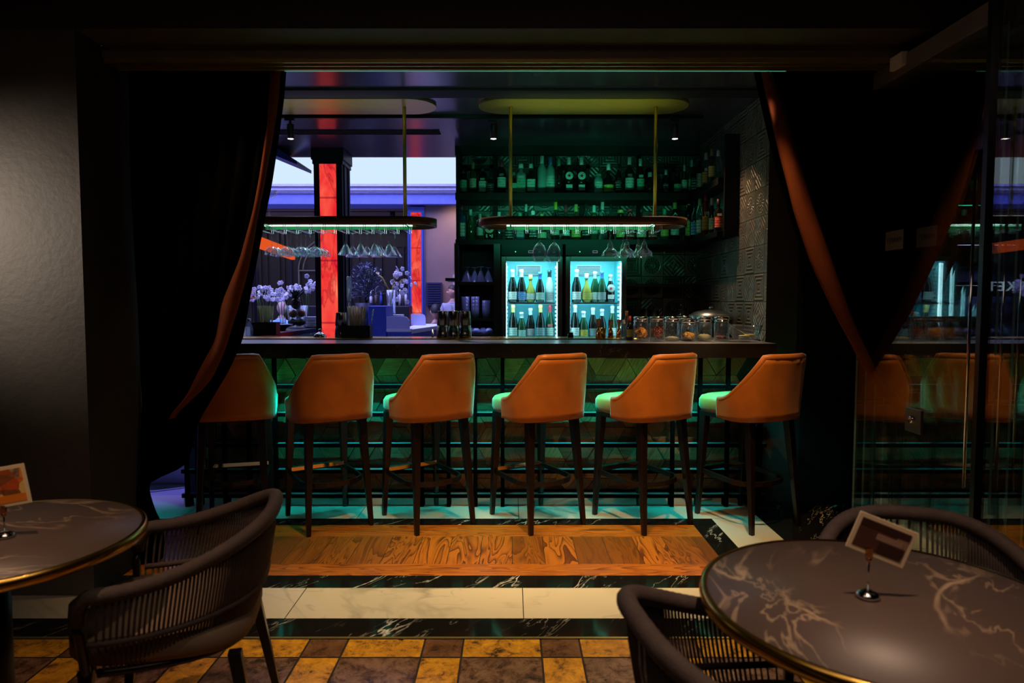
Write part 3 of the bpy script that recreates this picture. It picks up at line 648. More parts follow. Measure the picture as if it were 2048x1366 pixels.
def textmesh(name, body, size, ext, mat, parent=None, sp=1.0, al='CENTER'):
    cu = bpy.data.curves.new(name, 'FONT'); cu.body = body; cu.size = size; cu.align_x = al; cu.align_y = 'CENTER' if al == 'CENTER' else 'TOP_BASELINE'; cu.extrude = ext; cu.space_character = sp
    tmp = bpy.data.objects.new('tmp', cu); COL.objects.link(tmp); dg = bpy.context.evaluated_depsgraph_get(); me = bpy.data.meshes.new_from_object(tmp.evaluated_get(dg)); bpy.data.objects.remove(tmp)
    me.materials.clear(); me.materials.append(mat); o = bpy.data.objects.new(name, me); COL.objects.link(o); o.parent = parent; return o
# ================================================================ curtains
def interp(tab, z):
    tab = sorted(tab)
    if z <= tab[0][0]: return tab[0][1]
    for (z0, a), (z1, b_) in zip(tab, tab[1:]):
        if z <= z1: f = (z - z0)/(z1 - z0); return a + (b_ - a)*f
    return tab[-1][1]
def edge_table(pts, Y): return [(at(u, v, Y).z, at(u, v, Y).x) for u, v in pts]
YC = 3.52
def smooth_tab(tab, z, h=.035): return sum(interp(tab, z + d) for d in (-h, -h/2, 0, h/2, h))/5
def curtain(name, label, lead, lin_in, lin_out, wall_x, zt, sgn):
    t = thing(name, label, 'curtain', (wall_x, YC, 0)); LL = Vector((wall_x, YC, 0))
    bm = B(); NZ, NX = 70, 60; G = []
    for j in range(NZ + 1):
        z = .01 + (2.57 - .01)*j/NZ; xe = smooth_tab(lead, z); row = []
        gath = 1 - .6*math.exp(-((z - zt)/.45)**2)
        for i in range(NX + 1):
            f = i/NX; x = wall_x + (xe - wall_x)*f
            y = YC + .045*gath*math.sin(f*2*PI*7.5 + .6*math.sin(z*2)) + .02*math.sin(f*41 + z*3)*gath*.5
            row.append(bm.verts.new((x, y, z)))
        G.append(row)
    for j in range(NZ):
        for i in range(NX): bm.faces.new((G[j][i], G[j][i+1], G[j+1][i+1], G[j+1][i]))
    o = obj('drape', rel(bm, LL), M['velvet'], t, smooth=True); s = o.modifiers.new('solid', 'SOLIDIFY'); s.thickness = .006
    bm = B(); G = []; z0 = min(a for a, _ in lin_out) ; NZ = 56
    for j in range(NZ + 1):
        z = z0 + (2.57 - z0)*j/NZ; a, b_ = smooth_tab(lin_in, z), smooth_tab(lin_out, z); row = []
        for i in range(9):
            f = i/8; row.append(bm.verts.new((a + (b_ - a)*f, YC - .062 - .028*math.sin(PI*f) - .006*math.sin(z*9 + f*3), z)))
        G.append(row)
    for j in range(NZ):
        for i in range(8): bm.faces.new((G[j][i], G[j][i+1], G[j+1][i+1], G[j+1][i]))
    o = obj('turned_lining', rel(bm, LL), M['rust'], t, smooth=True); o['label'] = 'rust orange velvet lining turned out along the edge'; s = o.modifiers.new('solid', 'SOLIDIFY'); s.thickness = .008
    bm = B()
    for k in range(20):
        x = wall_x + (interp(lead, 2.5) - wall_x)*(k + .5)/20; box(bm, x - .004, x + .004, YC - .006, YC + .006, 2.49, 2.53)
    bm.free()
    return t
Lo = [(572, 128), (566, 200), (553, 290), (540, 370), (525, 440), (506, 540), (486, 620), (461, 700), (432, 760), (357, 832)]
Li = [(549, 130), (545, 250), (530, 340), (513, 430), (490, 520), (452, 610), (440, 680), (408, 740), (385, 790), (345, 835)]
Ll = [(572, 128), (566, 200), (553, 290), (541, 370), (527, 440), (510, 540), (500, 600), (487, 680), (460, 740), (425, 800), (398, 845), (382, 900), (372, 940), (300, 955), (287, 975), (300, 1020), (318, 1060), (322, 1120)]
# below the tie the drape falls back towards the wall
curtain('curtain', 'black velvet curtain drawn back at the left of the opening', edge_table(Ll, YC), edge_table(Li, YC), edge_table(Lo, YC), -1.93, 1.02, 1)
Ro = [(1507, 128), (1530, 230), (1552, 330), (1577, 430), (1612, 530), (1652, 620), (1712, 730), (1790, 838)]
Ri = [(1527, 128), (1562, 230), (1592, 330), (1625, 440), (1662, 550), (1704, 660), (1742, 740), (1826, 838)]
Rl = [(1506, 128), (1529, 230), (1553, 330), (1580, 430), (1618, 530), (1660, 620), (1722, 730), (1800, 838), (1840, 900), (1850, 1100)]
curtain('curtain', 'black velvet curtain drawn back at the right of the opening', edge_table(Rl, YC), edge_table(Ri, YC), edge_table(Ro, YC), 2.46, .85, -1)
# ================================================================ folding glass panels on the right
M['edge'] = pm('glass_edge', (.25, .42, .38), .12)
M['sticker'] = pm('frosted_sticker', (.14, .14, .12), .6)
M['stkink'] = pm('sticker_ink', (.03, .03, .03), .7)
def pane_panel(xp, y0, y1, label, k):
    L = (xp, (y0+y1)/2, .02); t = thing('glazed_partition', label, 'glass panel', L, 0, 'sliding glass panels at the right')
    bm = B(); box(bm, xp, xp + .010, y0, y1, .05, 2.42)
    for f in bm.faces: f.material_index = 0 if abs(f.normal.x) > .5 or False else 1
    bm.faces.ensure_lookup_table(); bm.normal_update()
    for f in bm.faces: f.material_index = 0 if abs(f.normal.x) > .5 else 1
    obj('pane', rel(bm, L), [M['pane'], M['edge']], t)
    bm = B(); box(bm, xp - .008, xp + .018, y0, y1, .02, .05); obj('bottom_rail', rel(bm, L), M['blackmetal'], t)
    bm = B(); box(bm, xp - .012, xp + .022, y0, y1, 2.42, 2.50); obj('top_rail', rel(bm, L), M['greybeam'], t)
    ys = (3.27, 3.10, 2.85, 2.80)[k]
    bm = B(); box(bm, xp - .002, xp - .0008, ys - .075, ys + .075, 1.61, 1.70); st = obj('sticker', rel(bm, L), M['sticker'], t)
    o = textmesh('lettering', 'MARKET', .034, .0003, M['stkink'], st)
    o.location = (-.0032, ys - L[1], 1.655 - L[2]); o.rotation_euler = (PI/2, 0, PI/2); o.scale = (1, 1, 1)
    bm = B(); tube(bm, [(xp - .02, y0 + .025, .62), (xp - .02, y0 + .025, 1.85)], .006, 10); obj('edge_bar', rel(bm, L), M['chrome'], t)
    return t
names = ['nearest the curtain edge, first of the stacked panes', 'second in the stack behind the front pane', 'third in the stack behind the front pane', 'hindmost of the stacked panes']
for k in range(4): pane_panel(1.82 + .05*k, 2.66 - .02*k, 3.60, 'clear sliding glass with a small sign, ' + names[k], k)
L = (1.80, 2.2, 0); t = thing('glazed_partition', 'large fixed glass panel at the right edge, beside the round table', 'glass panel', L)
bm = B(); box(bm, 1.80, 1.81, 1.6, 2.60, .05, 2.5); obj('pane', rel(bm, L), M['pane'], t)
bm = B(); box(bm, 1.785, 1.825, 1.56, 1.60, 0, 2.57); obj('post', rel(bm, L), M['blackmetal'], t)
bm = B(); box(bm, 1.785, 1.825, 2.60, 2.625, 0, 2.57); obj('post', rel(bm, L), M['blackmetal'], t)
bm = B(); box(bm, 1.79, 1.82, 1.6, 2.60, 0, .05); obj('bottom_rail', rel(bm, L), M['blackmetal'], t)
# lock plate
p = at(1850, 838, 3.05); L = (1.80, p.y, p.z); t = thing('lock_plate', 'chrome lock plate with a round cylinder on the glass panel', 'lock', L)
bm = B(); box(bm, -.002, .012, -.07, .05, -.06, .05); obj('plate', bm, M['steel'], t, bevel=.003)
bm = B(); lathe(bm, [(.018, 0), (.018, .012), (.010, .014), (0, .014)], 18, mat=Matrix.Rotation(-PI/2, 4, 'Y')); obj('cylinder', bm, M['chrome'], t, loc=(-.002, -.01, 0))
# clips under the beam
for k in range(5):
    bm = B(); x = 1.80 + .05*k; box(bm, -.012, .012, -.10, .0, 0, .06); tag(obj('panel_hanger', bm, M['white'], loc=(x, 3.30, 2.45)), f'pale hanger block on the beam holding the glass panels, {ORD[k]} from the left', 'hanger', 'hanger blocks of the glass panels')

# ================================================================ round tables
def table(name, label, c, r, rotz, mat, zt=.75):
    t = thing(name, label, 'table', (c[0], c[1], 0), rotz, 'round marble tables with brass rims')
    bm = B(); lathe(bm, [(0, zt - .022), (r - .004, zt - .022), (r - .004, zt), (0, zt)], 96); obj('table_top', bm, M['tablemarble'], t)
    bm = B(); lathe(bm, [(r - .003, zt - .028), (r + .008, zt - .026), (r + .0115, zt - .013), (r + .009, zt - .001), (r + .003, zt + .0025), (r - .004, zt + .001)], 96, caps=False); o = obj('rim', bm, M['brass'], t); o['label'] = 'polished brass rim'
    bm = B(); lathe(bm, [(.035, .02), (.035, zt - .03)], 24); obj('pedestal', bm, M['black'], t)
    bm = B(); lathe(bm, [(0, 0), (.22, 0), (.225, .01), (.20, .018), (.04, .03), (0, .03)], 48); obj('base', bm, M['black'], t)
    bm = B(); lathe(bm, [(0, zt - .035), (.12, zt - .035), (.12, zt - .022), (0, zt - .022)], 32); obj('mount', bm, M['black'], t)
    return t
table('round_table', 'round brown marble table with brass rim, at the lower right', (.765, 1.365), .357, .3, 0, .75)
table('round_table', 'round brown marble table with brass rim, at the left edge', (-1.345, 1.735), .345, 2.1, 0, .75)
def card_stand(label, c, h):
    t = thing('card_holder', label, 'card holder', (c[0], c[1], .7515), 0, 'chrome card holders')
    bm = B(); lathe(bm, [(0, 0), (.022, 0), (.024, .003), (.020, .010), (.008, .015), (0, .016)], 28); obj('base', bm, M['chrome'], t)
    bm = B(); tube(bm, [(0, 0, .012), (0, 0, h)], .0022, 8); obj('stem', bm, M['chrome'], t)
    bm = B(); box(bm, -.006, .006, -.004, -.0015, h - .004, h + .018); box(bm, -.006, .006, .0015, .004, h - .004, h + .018); ball(bm, (0, 0, h - .006), .006); obj('clip', bm, M['copper'], t)
def picmat(name, stops, scale, seed, rough=.35):
    m, nt, bs = new(name); v = nd(nt, 'Mapping', {'Vector': coords(nt), 'Location': (seed, 0, seed*2)}).outputs[0]
    vo = nd(nt, 'TexVoronoi', {'Vector': v, 'Scale': scale, 'Randomness': 1.}).outputs['Color']
    s_ = nd(nt, 'SeparateColor', {0: vo}).outputs[0]; n = noi(nt, v, scale*1.5, 3)
    nt.links.new(ramp(nt, ma(nt, 'ADD', ma(nt, 'MULTIPLY', s_, .75), ma(nt, 'MULTIPLY', n, .3)), stops), bs.inputs['Base Color']); bs.inputs['Roughness'].default_value = rough; return m
M['foodpic'] = picmat('food_picture', [(0, (.05, .02, .01)), (.2, (.28, .09, .03)), (.4, (.75, .10, .02)), (.55, (.85, .45, .04)), (.7, (.75, .65, .25)), (.8, (.2, .05, .02)), (.95, (.6, .5, .3))], 34, 3)
M['brownpic'] = picmat('brown_picture', [(0, (.04, .015, .01)), (.35, (.10, .04, .025)), (.6, (.30, .17, .11)), (1, (.38, .24, .16))], 16, 8)
M['cardpaper'] = pm('card_paper', (.80, .62, .40), .5, var=.08)
M['orangeband'] = pm('orange_band', (.85, .22, .02), .4); M['picdark'] = pm('picture_dark', (.045, .018, .012), .4); M['picpale'] = pm('picture_pale', (.36, .22, .15), .5)
def card(label, c, z, w_, h_, tilt, yaw, food):
    t = thing('menu_card', label, 'card', (c[0], c[1], z), yaw, 'picture cards on the round tables')
    t.rotation_euler = (0, tilt, yaw)
    bm = B(); box(bm, -w_/2, w_/2, -.0012, .0012, 0, h_); o = obj('card', bm, M['cardpaper'], t, bevel=.0005)
    m_ = .009; bm = B(); box(bm, -w_/2 + m_, w_/2 - m_, -.0016, -.0012, m_, h_ - m_); obj('picture', bm, M['foodpic' if food else 'brownpic'], t)
    bm = B()
    if food: box(bm, -w_/2 + m_, w_/2 - m_, -.0019, -.0016, m_, m_ + .02); obj('orange_band', bm, M['orangeband'], t)
    else:
        box(bm, -.012, w_/2 - .018, -.0019, -.0016, m_ + .028, h_ - .03); obj('pale_field', bm, M['picpale'], t)
        bm = B(); box(bm, -.002, w_/2 - .012, -.0021, -.0018, m_ + .004, m_ + .026); box(bm, -w_/2 + m_, w_/2 - m_, -.0019, -.0016, h_ - .024, h_ - m_); obj('dark_band', bm, M['picdark'], t)
card_stand('chrome card holder on the lower right table', (.736, 1.38), .085)
card_stand('chrome card holder on the left table', (-1.318, 1.742), .065)
card('tilted brown picture card standing on the lower right table', (.748, 1.384, 0), .834, .122, .080, math.radians(21), math.radians(-6), False)
card('picture card of red and orange food on the left table', (-1.326, 1.742), .828, .155, .105, math.radians(-9), math.radians(8), True)

# ================================================================ woven rope armchairs (local: facing +y)
def make_chair(hb=.765, ha=.64):
    t = thing('rope_armchair', 'x', 'armchair')
    def U(s, wf, wb, yf, yb, z):                           # s 0..1 round the U from the left front to the right front
        a = PI*(1 + s); cx, sy_ = math.cos(a), math.sin(a)
        k = .62; return Vector((wf*abs(cx)**k*math.copysign(1, cx)*(1 if abs(cx) > .0 else 0), yf + (yf - yb)*(-abs(sy_)**.80), z))
    def rimz(s): q_ = math.sin(PI*s); return ha + (hb - ha)*q_**1.5
    N = 112
    rim = [U(i/N, .270, 0, .16, -.25, rimz(i/N)) for i in range(N + 1)]
    low = [U(i/N, .225, 0, .16, -.17, .425) for i in range(N + 1)]
    def mid(i, f):
        a, b_ = low[i], rim[i]; p = a.lerp(b_, f); bul = .020*math.sin(PI*f); c = Vector((0, 0, p.z)); d = (p - c); d.z = 0; d.normalize(); return p + d*bul
    tipl = [Vector((-.264, .185, ha - .02)), Vector((-.258, .193, ha - .07)), Vector((-.245, .193, .54)), Vector((-.23, .185, .43))]
    tipr = [Vector((-p.x, p.y, p.z)) for p in tipl]
    bm = B(); path = tipl[:2][::-1] + rim + tipr[:2]; tube(bm, path, [.020 + (.0012 if k % 2 else 0) for k in range(len(path))], 10)
    obj('arm_rail', bm, M['rope'], t, smooth=True)
    bm = B(); tube(bm, tipl[1:] + [Vector((-.22, .20, .425))], .012, 8); tube(bm, tipr[1:] + [Vector((.22, .20, .425))], .012, 8); tube(bm, low, .011, 8)
    obj('frame', bm, M['blackmetal'], t, smooth=True)
    bm = B(); tube(bm, [mid(i, .42) for i in range(0, N + 1, 2)], .009, 6); obj('middle_rail', bm, M['rope'], t, smooth=True)
    bm = B()
    for i in range(0, N + 1):
        tube(bm, [mid(i, f) for f in (0, .25, .5, .75, 1)], .0034, 5)
    wv = obj('rope_weave', bm, M['rope'], t, smooth=True)
    bm = B(); cs = []
    for z, g in ((.44, -.01), (.455, 0), (.49, 0), (.505, -.015), (.508, -.05)):
        cs.append([bm.verts.new(((.238 + g)*abs(math.cos(2*PI*k/32))**.55*math.copysign(1, math.cos(2*PI*k/32)), .03 + (.232 + g)*abs(math.sin(2*PI*k/32))**.55*math.copysign(1, math.sin(2*PI*k/32)), z)) for k in range(32)])
    for a_, c_ in zip(cs, cs[1:]):
        for k in range(32): bm.faces.new((a_[k], a_[(k+1) % 32], c_[(k+1) % 32], c_[k]))
    bm.faces.new(cs[0][::-1]); bm.faces.new(cs[-1]); obj('seat_cushion', bm, M['cushion'], t, smooth=True)
    for sx in (-1, 1):
        for y0, y1 in ((.19, .235), (-.16, -.235)):
            bm = B(); beam(bm, (sx*.20, y0, .43), (sx*.245, y1, 0), .034, .034, .02, .02); obj('leg', bm, M['blackmetal'], t, bevel=.003)
    return t
ch = make_chair(); ch.location = (-.945, 1.93, 0); ch.rotation_euler = (0, 0, math.radians(104)); ch['group'] = 'woven rope armchairs'
ch['label'] = 'brown woven rope armchair facing the left round table'
dup(ch, (.485, 1.27, 0), math.radians(-82), 'brown woven rope armchair at the bottom, tucked under the right table from the left')
dup(ch, (1.05, 1.66, 0), math.radians(163), 'dark woven rope armchair behind the right round table, partly hidden by the card')
# ================================================================ hall beyond the bar
def onyx(name, strength, sc, seed):
    m = bpy.data.materials.new(name); m.use_nodes = True; nt = m.node_tree; nt.nodes.remove(nt.nodes['Principled BSDF'])
    v = nd(nt, 'Mapping', {'Vector': coords(nt, (1, 1, .55)), 'Location': (seed, 0, seed)}).outputs[0]
    n = noi(nt, v, sc, 5, 1.8); s = nd(nt, 'SeparateXYZ', {0: nd(nt, 'TexCoord').outputs['Object']}).outputs
    vv = veins(nt, v, sc*.8, .03, 2.4, 4, seed)
    c = ramp(nt, n, [(.28, (.38, .0, .02)), (.42, (.80, .025, .03)), (.56, (.92, .085, .055)), (.72, (1, .24, .15))])
    c = mixc(nt, ma(nt, 'MULTIPLY', vv, .55), c, (.25, .0, .012))
    seam = ma(nt, 'LESS_THAN', ma(nt, 'FRACT', ma(nt, 'DIVIDE', s[2], .58)), .03); c = mixc(nt, ma(nt, 'MULTIPLY', seam, .6), c, (.2, 0, .02))
    e = nd(nt, 'Emission', {'Color': c, 'Strength': strength}); nt.links.new(e.outputs[0], nt.nodes['Material Output'].inputs[0]); return m
M['onyx'] = onyx('backlit_onyx', 1.05, 2.2, 2); M['onyx2'] = onyx('backlit_onyx_far', 1.0, 1.8, 7)
def column(label, xr, y0, wx, wy, ztop, mat, onx, side, zt=None, cap=True):
    xl = xr - wx; L = ((xl + xr)/2, y0 + wy/2, 0); t = thing('column', label, 'column', L, 0, 'square columns with red lit panels')
    bm = B(); box(bm, xl, xr, y0, y0 + wy, 0, ztop); obj('shaft', rel(bm, L), [M[mat]], t)
    g = wx*.22; z1 = zt or ztop - .15
    bm = B(); box(bm, xl + g*.95, xr - g*.95, y0 - .006, y0, .1, z1); obj('lit_panel', rel(bm, L), M[onx], t)
    bm = B()
    for x in (xl + .015, xr - .03): box(bm, x, x + .015, y0 - .012, y0, .1, z1)
    obj('moulding', rel(bm, L), M[side], t)
    bm = B()
    for y in (y0 + wy*.22, y0 + wy*.72): box(bm, xr, xr + .010, y, y + .015, .3, z1)
    box(bm, xr, xr + .012, y0 + wy*.22, y0 + wy*.75, z1, z1 + .02); obj('moulding', rel(bm, L), M[side], t)
    if cap:
        bm = B(); box(bm, xl - .02, xr + .02, y0 - .02, y0 + wy + .02, ztop - .10, ztop - .001); obj('capital', rel(bm, L), M[mat], t, bevel=.004)
        bm = B(); box(bm, xl - .01, xr + .01, y0 - .01, y0 + wy + .01, ztop - .14, ztop - .10); obj('capital', rel(bm, L), M[mat], t, bevel=.004)
column('near square dark column with a red backlit stone panel', -1.575, 6.4, .262, .32, 2.778, 'colshade', 'onyx', 'navy', at(660, 328, 6.4).z)
column('far square blue-lit column with a narrow red backlit panel', -1.56, 12.26, .30, .35, 3.06, 'blue', 'onyx2', 'navy', at(833, 425, 12.26).z, False)  # blue light on this column is put into its colour
# frieze, bright cove wall, upper shell
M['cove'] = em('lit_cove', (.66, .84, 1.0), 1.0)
M['frieze'] = pm('frieze_paint', (.45, .45, .62), .45); M['friezelow'] = pm('frieze_blue', (.16, .19, .62), .5)
zb, zm, zt = at(700, 408, 12.1).z, at(700, 388, 12.1).z, at(700, 370, 12.1).z
bm = B(); box(bm, -9, -.4, 12.1, 12.7, zb, zm); struct('trim_7', bm, M['friezelow'])
bm = B(); prism(bm, [(0, 0), (0, 0)], 0, 1) if False else None
for k, (dy, z0, z1) in enumerate(((-.02, zm, zm + .02), (-.05, zm + .02, zm + .05), (-.08, zm + .05, zt - .04), (-.12, zt - .04, zt))): box(bm, -9, -.4, 12.1 + dy, 12.7, z0, z1)
struct('trim_8', bm, M['frieze'])
bm = B(); box(bm, -9, -.4, 12.9, 13.0, zt - .1, 5.6); struct('wall_lit', bm, M['cove'])
bm = B(); box(bm, -9, -.4, 6.79, 13, 5.6, 5.7); struct('ceiling', bm, M['frieze'])
bm = B(); box(bm, -9, 1.5, 6.79, 6.9, 2.9, 5.6); struct('wall_front', bm, M['frieze'])
bm = B(); box(bm, -9.1, -9, 4.75, 17, 0, 5.6); struct('wall_left', bm, M['darkwall'])
bm = B(); box(bm, -.4, -.3, 6.9, 16, 0, 5.6); struct('wall_right', bm, M['darkwall'])
# slanted soffit at the upper left
bm = B(); pts = [at(500, 262, 6.3), at(594, 322, 6.3), at(594, 329, 6.3), at(500, 290, 6.3)]
prism(bm, [(p.x, p.z) for p in pts], 6.3, 6.75); struct('trim_9', bm, M['blue'])
# room behind the frieze
M['brownwall'] = pm('brown_wall', (.20, .13, .11), .5, nscale=2); M['panelwall'] = pm('panel_wall', (.035, .031, .032), .35); M['greydoor'] = pm('grey_door', (.30, .30, .32), .4)
bm = B(); box(bm, -9, -1.62, 12.75, 16, zb - .02, zb + .04); struct('ceiling', bm, M['brownwall'])
bm = B(); box(bm, -1.56, -.4, 12.3, 12.45, 0, zb); struct('wall_back', bm, M['brownwall'])
bm = B(); box(bm, -9, -1.4, 15.5, 15.6, 0, 3.2); struct('wall_back', bm, M['panelwall'])
M['strip'] = pm('wall_moulding', (.32, .30, .32), .35)
bm = B()
for u in (480, 500, 521, 534, 558, 568, 582, 596, 700, 716, 745, 762, 790, 806):
    x = at(u, 600, 15.45).x; box(bm, x, x + .035, 15.44, 15.5, .3, 2.6 if u > 590 else 3.0)
for z in (2.45, 2.6): box(bm, at(706, 600, 15.45).x, at(812, 600, 15.45).x, 15.45, 15.5, z, z + .02)
struct('trim_10', bm, M['panelwall'])
bm = B(); a, b_ = at(598, 600, 15.4).x, at(632, 600, 15.4).x; z0, z1 = at(600, 620, 15.4).z, at(600, 542, 15.4).z
box(bm, a, a + .02, 15.38, 15.44, z0, z1); box(bm, a, b_ + .6, 15.38, 15.44, z1, z1 + .02)
arc = [(a + .75 - .75*math.cos(PI/2*k/12), 15.41, z1 + .75*math.sin(PI/2*k/12)) for k in range(13)]; tube(bm, arc, .014, 6)
arc = [(a + .85 - .75*math.cos(PI/2*k/12), 15.41, z1 + .68*math.sin(PI/2*k/12)) for k in range(13)]; tube(bm, arc, .012, 6)
struct('trim_11', bm, M['strip'])
# grey door by the brown wall
bm = B(); box(bm, at(905, 500, 12.2).x, -.42, 12.24, 12.29, at(905, 549, 12.2).z - 1.6, at(905, 549, 12.2).z); struct('door_1', bm, M['greydoor'])
bm = B(); box(bm, at(908, 500, 12.2).x, -.42, 12.25, 12.29, at(905, 543, 12.2).z, at(905, 485, 12.2).z); struct('trim_12', bm, M['panelwall'])
# dark shutter on the brown wall
L = at(857, 560, 12.2); bm = B()
x0, x1 = at(852, 570, 12.2).x, at(884, 570, 12.2).x; z0, z1 = at(860, 612, 12.2).z, at(860, 565, 12.2).z; box(bm, x0, x1, 12.2, 12.28, z0, z1)
for k in range(10): z = z0 + (z1 - z0)*(k + .3)/10; box(bm, x0 + .03, x1 - .03, 12.18, 12.2, z, z + .02)
tag(obj('shutter', bm, M['navy']), 'dark louvred shutter on the brown wall beside the standing man', 'shutter')
# orange-red strip seen through the hanging glasses
a, b_ = at(520, 473, 9.0), at(590, 500, 11.5); M['orangestrip'] = em('orange_strip', (1, .12, .02), .75)
bm = B(); beam(bm, a, b_, .03, .03); 
for f in bm.faces: pass
vs = bm.verts[:]; bm.free(); bm = B(); q4 = [bm.verts.new(a), bm.verts.new(b_), bm.verts.new(b_ - Vector((0, 0, .16))), bm.verts.new(a - Vector((0, 0, .14)))]; q5 = [bm.verts.new(v.co + Vector((-.08, .06, 0))) for v in q4]
bm.faces.new(q4); bm.faces.new(q5[::-1])
for i in range(4): bm.faces.new((q4[i], q5[i], q5[(i+1) % 4], q4[(i+1) % 4]))
t = thing('lit_fascia', 'orange to red lit fascia strip behind the hanging coupe glasses', 'fascia', (a.x, a.y, 0)); obj('lit_board', rel(bm, (a.x, a.y, 0)), M['orangestrip'], t)
for p_ in (a, b_): bm = B(); box(bm, p_.x - .12, p_.x - .08, p_.y + .06, p_.y + .1, 0, p_.z - .02); obj('post', rel(bm, (a.x, a.y, 0)), M['black'], t)
# far lit sign, seen mirrored in the glass panels
M['sign'] = em('sign_white', (.55, .8, 1), 1.3)
o = textmesh('wall_sign', 'MARKET I', .30, .01, M['sign'], None, 1.25, 'LEFT'); o.location = (-8.45, 15.42, 1.62); o.rotation_euler = (PI/2, 0, 0); tag(o, 'white lit lettering reading MARKET, mirrored in the right glass panel', 'sign')
bm = B(); box(bm, -8.75, -5.75, 15.435, 15.5, 1.4, 2.1); tag(obj('sign_board', bm, M['blackmatte']), 'dark board carrying the lit lettering, seen only as a reflection', 'sign board')
# second lighting track far back
p = at(785, 424, 12.9); bm = B(); box(bm, -6, -1.7, 12.9, 12.93, p.z, p.z + .03); tag(obj('light_track', bm, M['black']), 'far black lighting track under the blue frieze', 'light track')
bm = B(); lathe(bm, [(0, 0), (.05, 0), (.05, .12), (0, .12)], 12); tag(obj('track_spotlight', bm, M['black'], loc=(p.x, 12.91, p.z - .12)), 'small black spotlight on the far track by the blue column', 'spotlight')

# ---- counters of the hall
L = (at(753, 640, 8).x, 8.1, 0); xa, xb = at(737, 640, 8).x, at(772, 640, 8).x; za = at(753, 612, 8).z
bm = B(); box(bm, xa, xb, 8.0, 8.5, 0, za); tag(obj('cabinet', rel(bm, L), M['blue'], loc=L, bevel=.006), 'tall blue cabinet end between the straw holder and the glass vase', 'cabinet')
xa, xb = at(773, 640, 8).x, at(819, 640, 8).x; z1, z2 = at(795, 660, 8).z, at(795, 633, 8).z
L = (xa, 8.2, 0); t = thing('service_counter', 'blue and white service counter with rounded lavender screens', 'service counter', L)
bm = B(); box(bm, xa, xb, 8.02, 8.3, 0, z1); obj('body', rel(bm, L), M['blue'], t)
bm = B(); pts = [(xa, z1 + .012), (xb, z1 + .012), (xb, z1 + .10)] + [(xb - .07 + .07*math.cos(a), z2 - .07 + .07*math.sin(a)) for a in (PI/8*k for k in range(5))] + [(xa, z2)]
prism(bm, pts, 8.0, 8.03); obj('screen', rel(bm, L), M['lavender'], t)
bm = B(); box(bm, xa, xb + .02, 7.98, 8.05, z1 - .02, z1 + .012); obj('edge', rel(bm, L), M['white'], t)
A_, B_ = at(818, 661, 8.05), at(905, 640, 10.3)
bm = B(); vs = [bm.verts.new(p) for p in ((A_.x, 8.05, z1), (B_.x, 10.3, z1), (B_.x - .5, 10.3, z1), (A_.x - .14, 8.3, z1))]; v2 = [bm.verts.new(v.co + Vector((0, 0, -.05))) for v in vs]
bm.faces.new(vs); bm.faces.new(v2[::-1])
for i in range(4): bm.faces.new((vs[i], v2[i], v2[(i+1) % 4], vs[(i+1) % 4]))
obj('worktop', rel(bm, L), M['white'], t)
bm = B(); vs = [bm.verts.new(p) for p in ((A_.x - .02, 8.1, z1 - .05), (B_.x - .03, 10.3, z1 - .05), (B_.x - .5, 10.3, z1 - .05), (A_.x - .14, 8.35, z1 - .05))]; v2 = [bm.verts.new((v.co.x, v.co.y, 0)) for v in vs]
for i in range(4): bm.faces.new((vs[i], v2[i], v2[(i+1) % 4], vs[(i+1) % 4]))
obj('base', rel(bm, L), M['blue'], t)
xa, xb = at(822, 640, 9.6).x, at(851, 640, 9.6).x; z2 = at(830, 628, 9.6).z
bm = B(); prism(bm, [(xa, z1), (xb, z1), (xb, z1 + .06)] + [(xb - .06 + .06*math.cos(a), z2 - .06 + .06*math.sin(a)) for a in (PI/8*k for k in range(5))] + [(xa, z2)], 9.6, 9.63); obj('screen', rel(bm, L), M['lavender'], t)
SCZ = z1
# far back counter with bottles
L = (-2.7, 11.6, 0); bm = B(); box(bm, -3.7, -1.72, 11.4, 11.8, 0, at(780, 612, 11.4).z); tag(obj('back_counter', rel(bm, L), M['black'], loc=L, bevel=.01), 'dark counter behind the leafy plant and the vase', 'counter')
bcz = at(780, 612, 11.4).z
for i, (u, h, mt) in enumerate(((742, .26, 'white'), (752, .30, 'cushion'), (762, .24, 'blue'), (800, .28, 'white'), (806, .24, 'steel'), (812, .3, 'white'))):
    x = at(u, 600, 11.6).x; bm = B(); lathe(bm, [(0, 0), (.024, 0), (.024, h*.6), (.010, h*.75), (.010, h), (0, h)], 12)
    tag(obj('bottle', bm, M[mt], loc=(x, 11.6, bcz)), ('small %s bottle on the far dark counter, %s from the left' % ({'white': 'white', 'cushion': 'beige', 'blue': 'blue', 'steel': 'grey'}[mt], ORD[i])), 'bottle', 'small bottles on the far counter')
# vase of orchids on a small white shelf
def orchid_cluster(bm, c, n, R_, s, rr, elong=(1, 1, 1)):
    for k in range(n):
        d = Vector((rr.gauss(0, 1)*elong[0], rr.gauss(0, 1)*elong[1], rr.gauss(0, 1)*elong[2]))*R_*.5; p = Vector(c) + d
        rot = Matrix.Rotation(rr.uniform(0, PI), 3, 'Z') @ Matrix.Rotation(rr.uniform(-.6, .6), 3, 'X')
        for m_ in range(5):
            a = 2*PI*m_/5; off = rot @ Vector((math.cos(a)*s*.6, 0, math.sin(a)*s*.6)); ball(bm, p + off, s*.55, 1.05, .28, .95, 8, rot)
M['petal'] = pm('white_petal', (.85, .8, .85), .6, var=.06); M['stem'] = pm('green_stem', (.10, .22, .03), .5); M['leaf'] = pm('dark_leaf', (.02, .06, .02), .4); M['yellowstem'] = pm('yellow_stem', (.55, .42, .06), .5)
M['bluegrey'] = pm('blue_black_leaf', (.07, .08, .16), .35, var=.5)
pv = at(783, 629, 8.6)
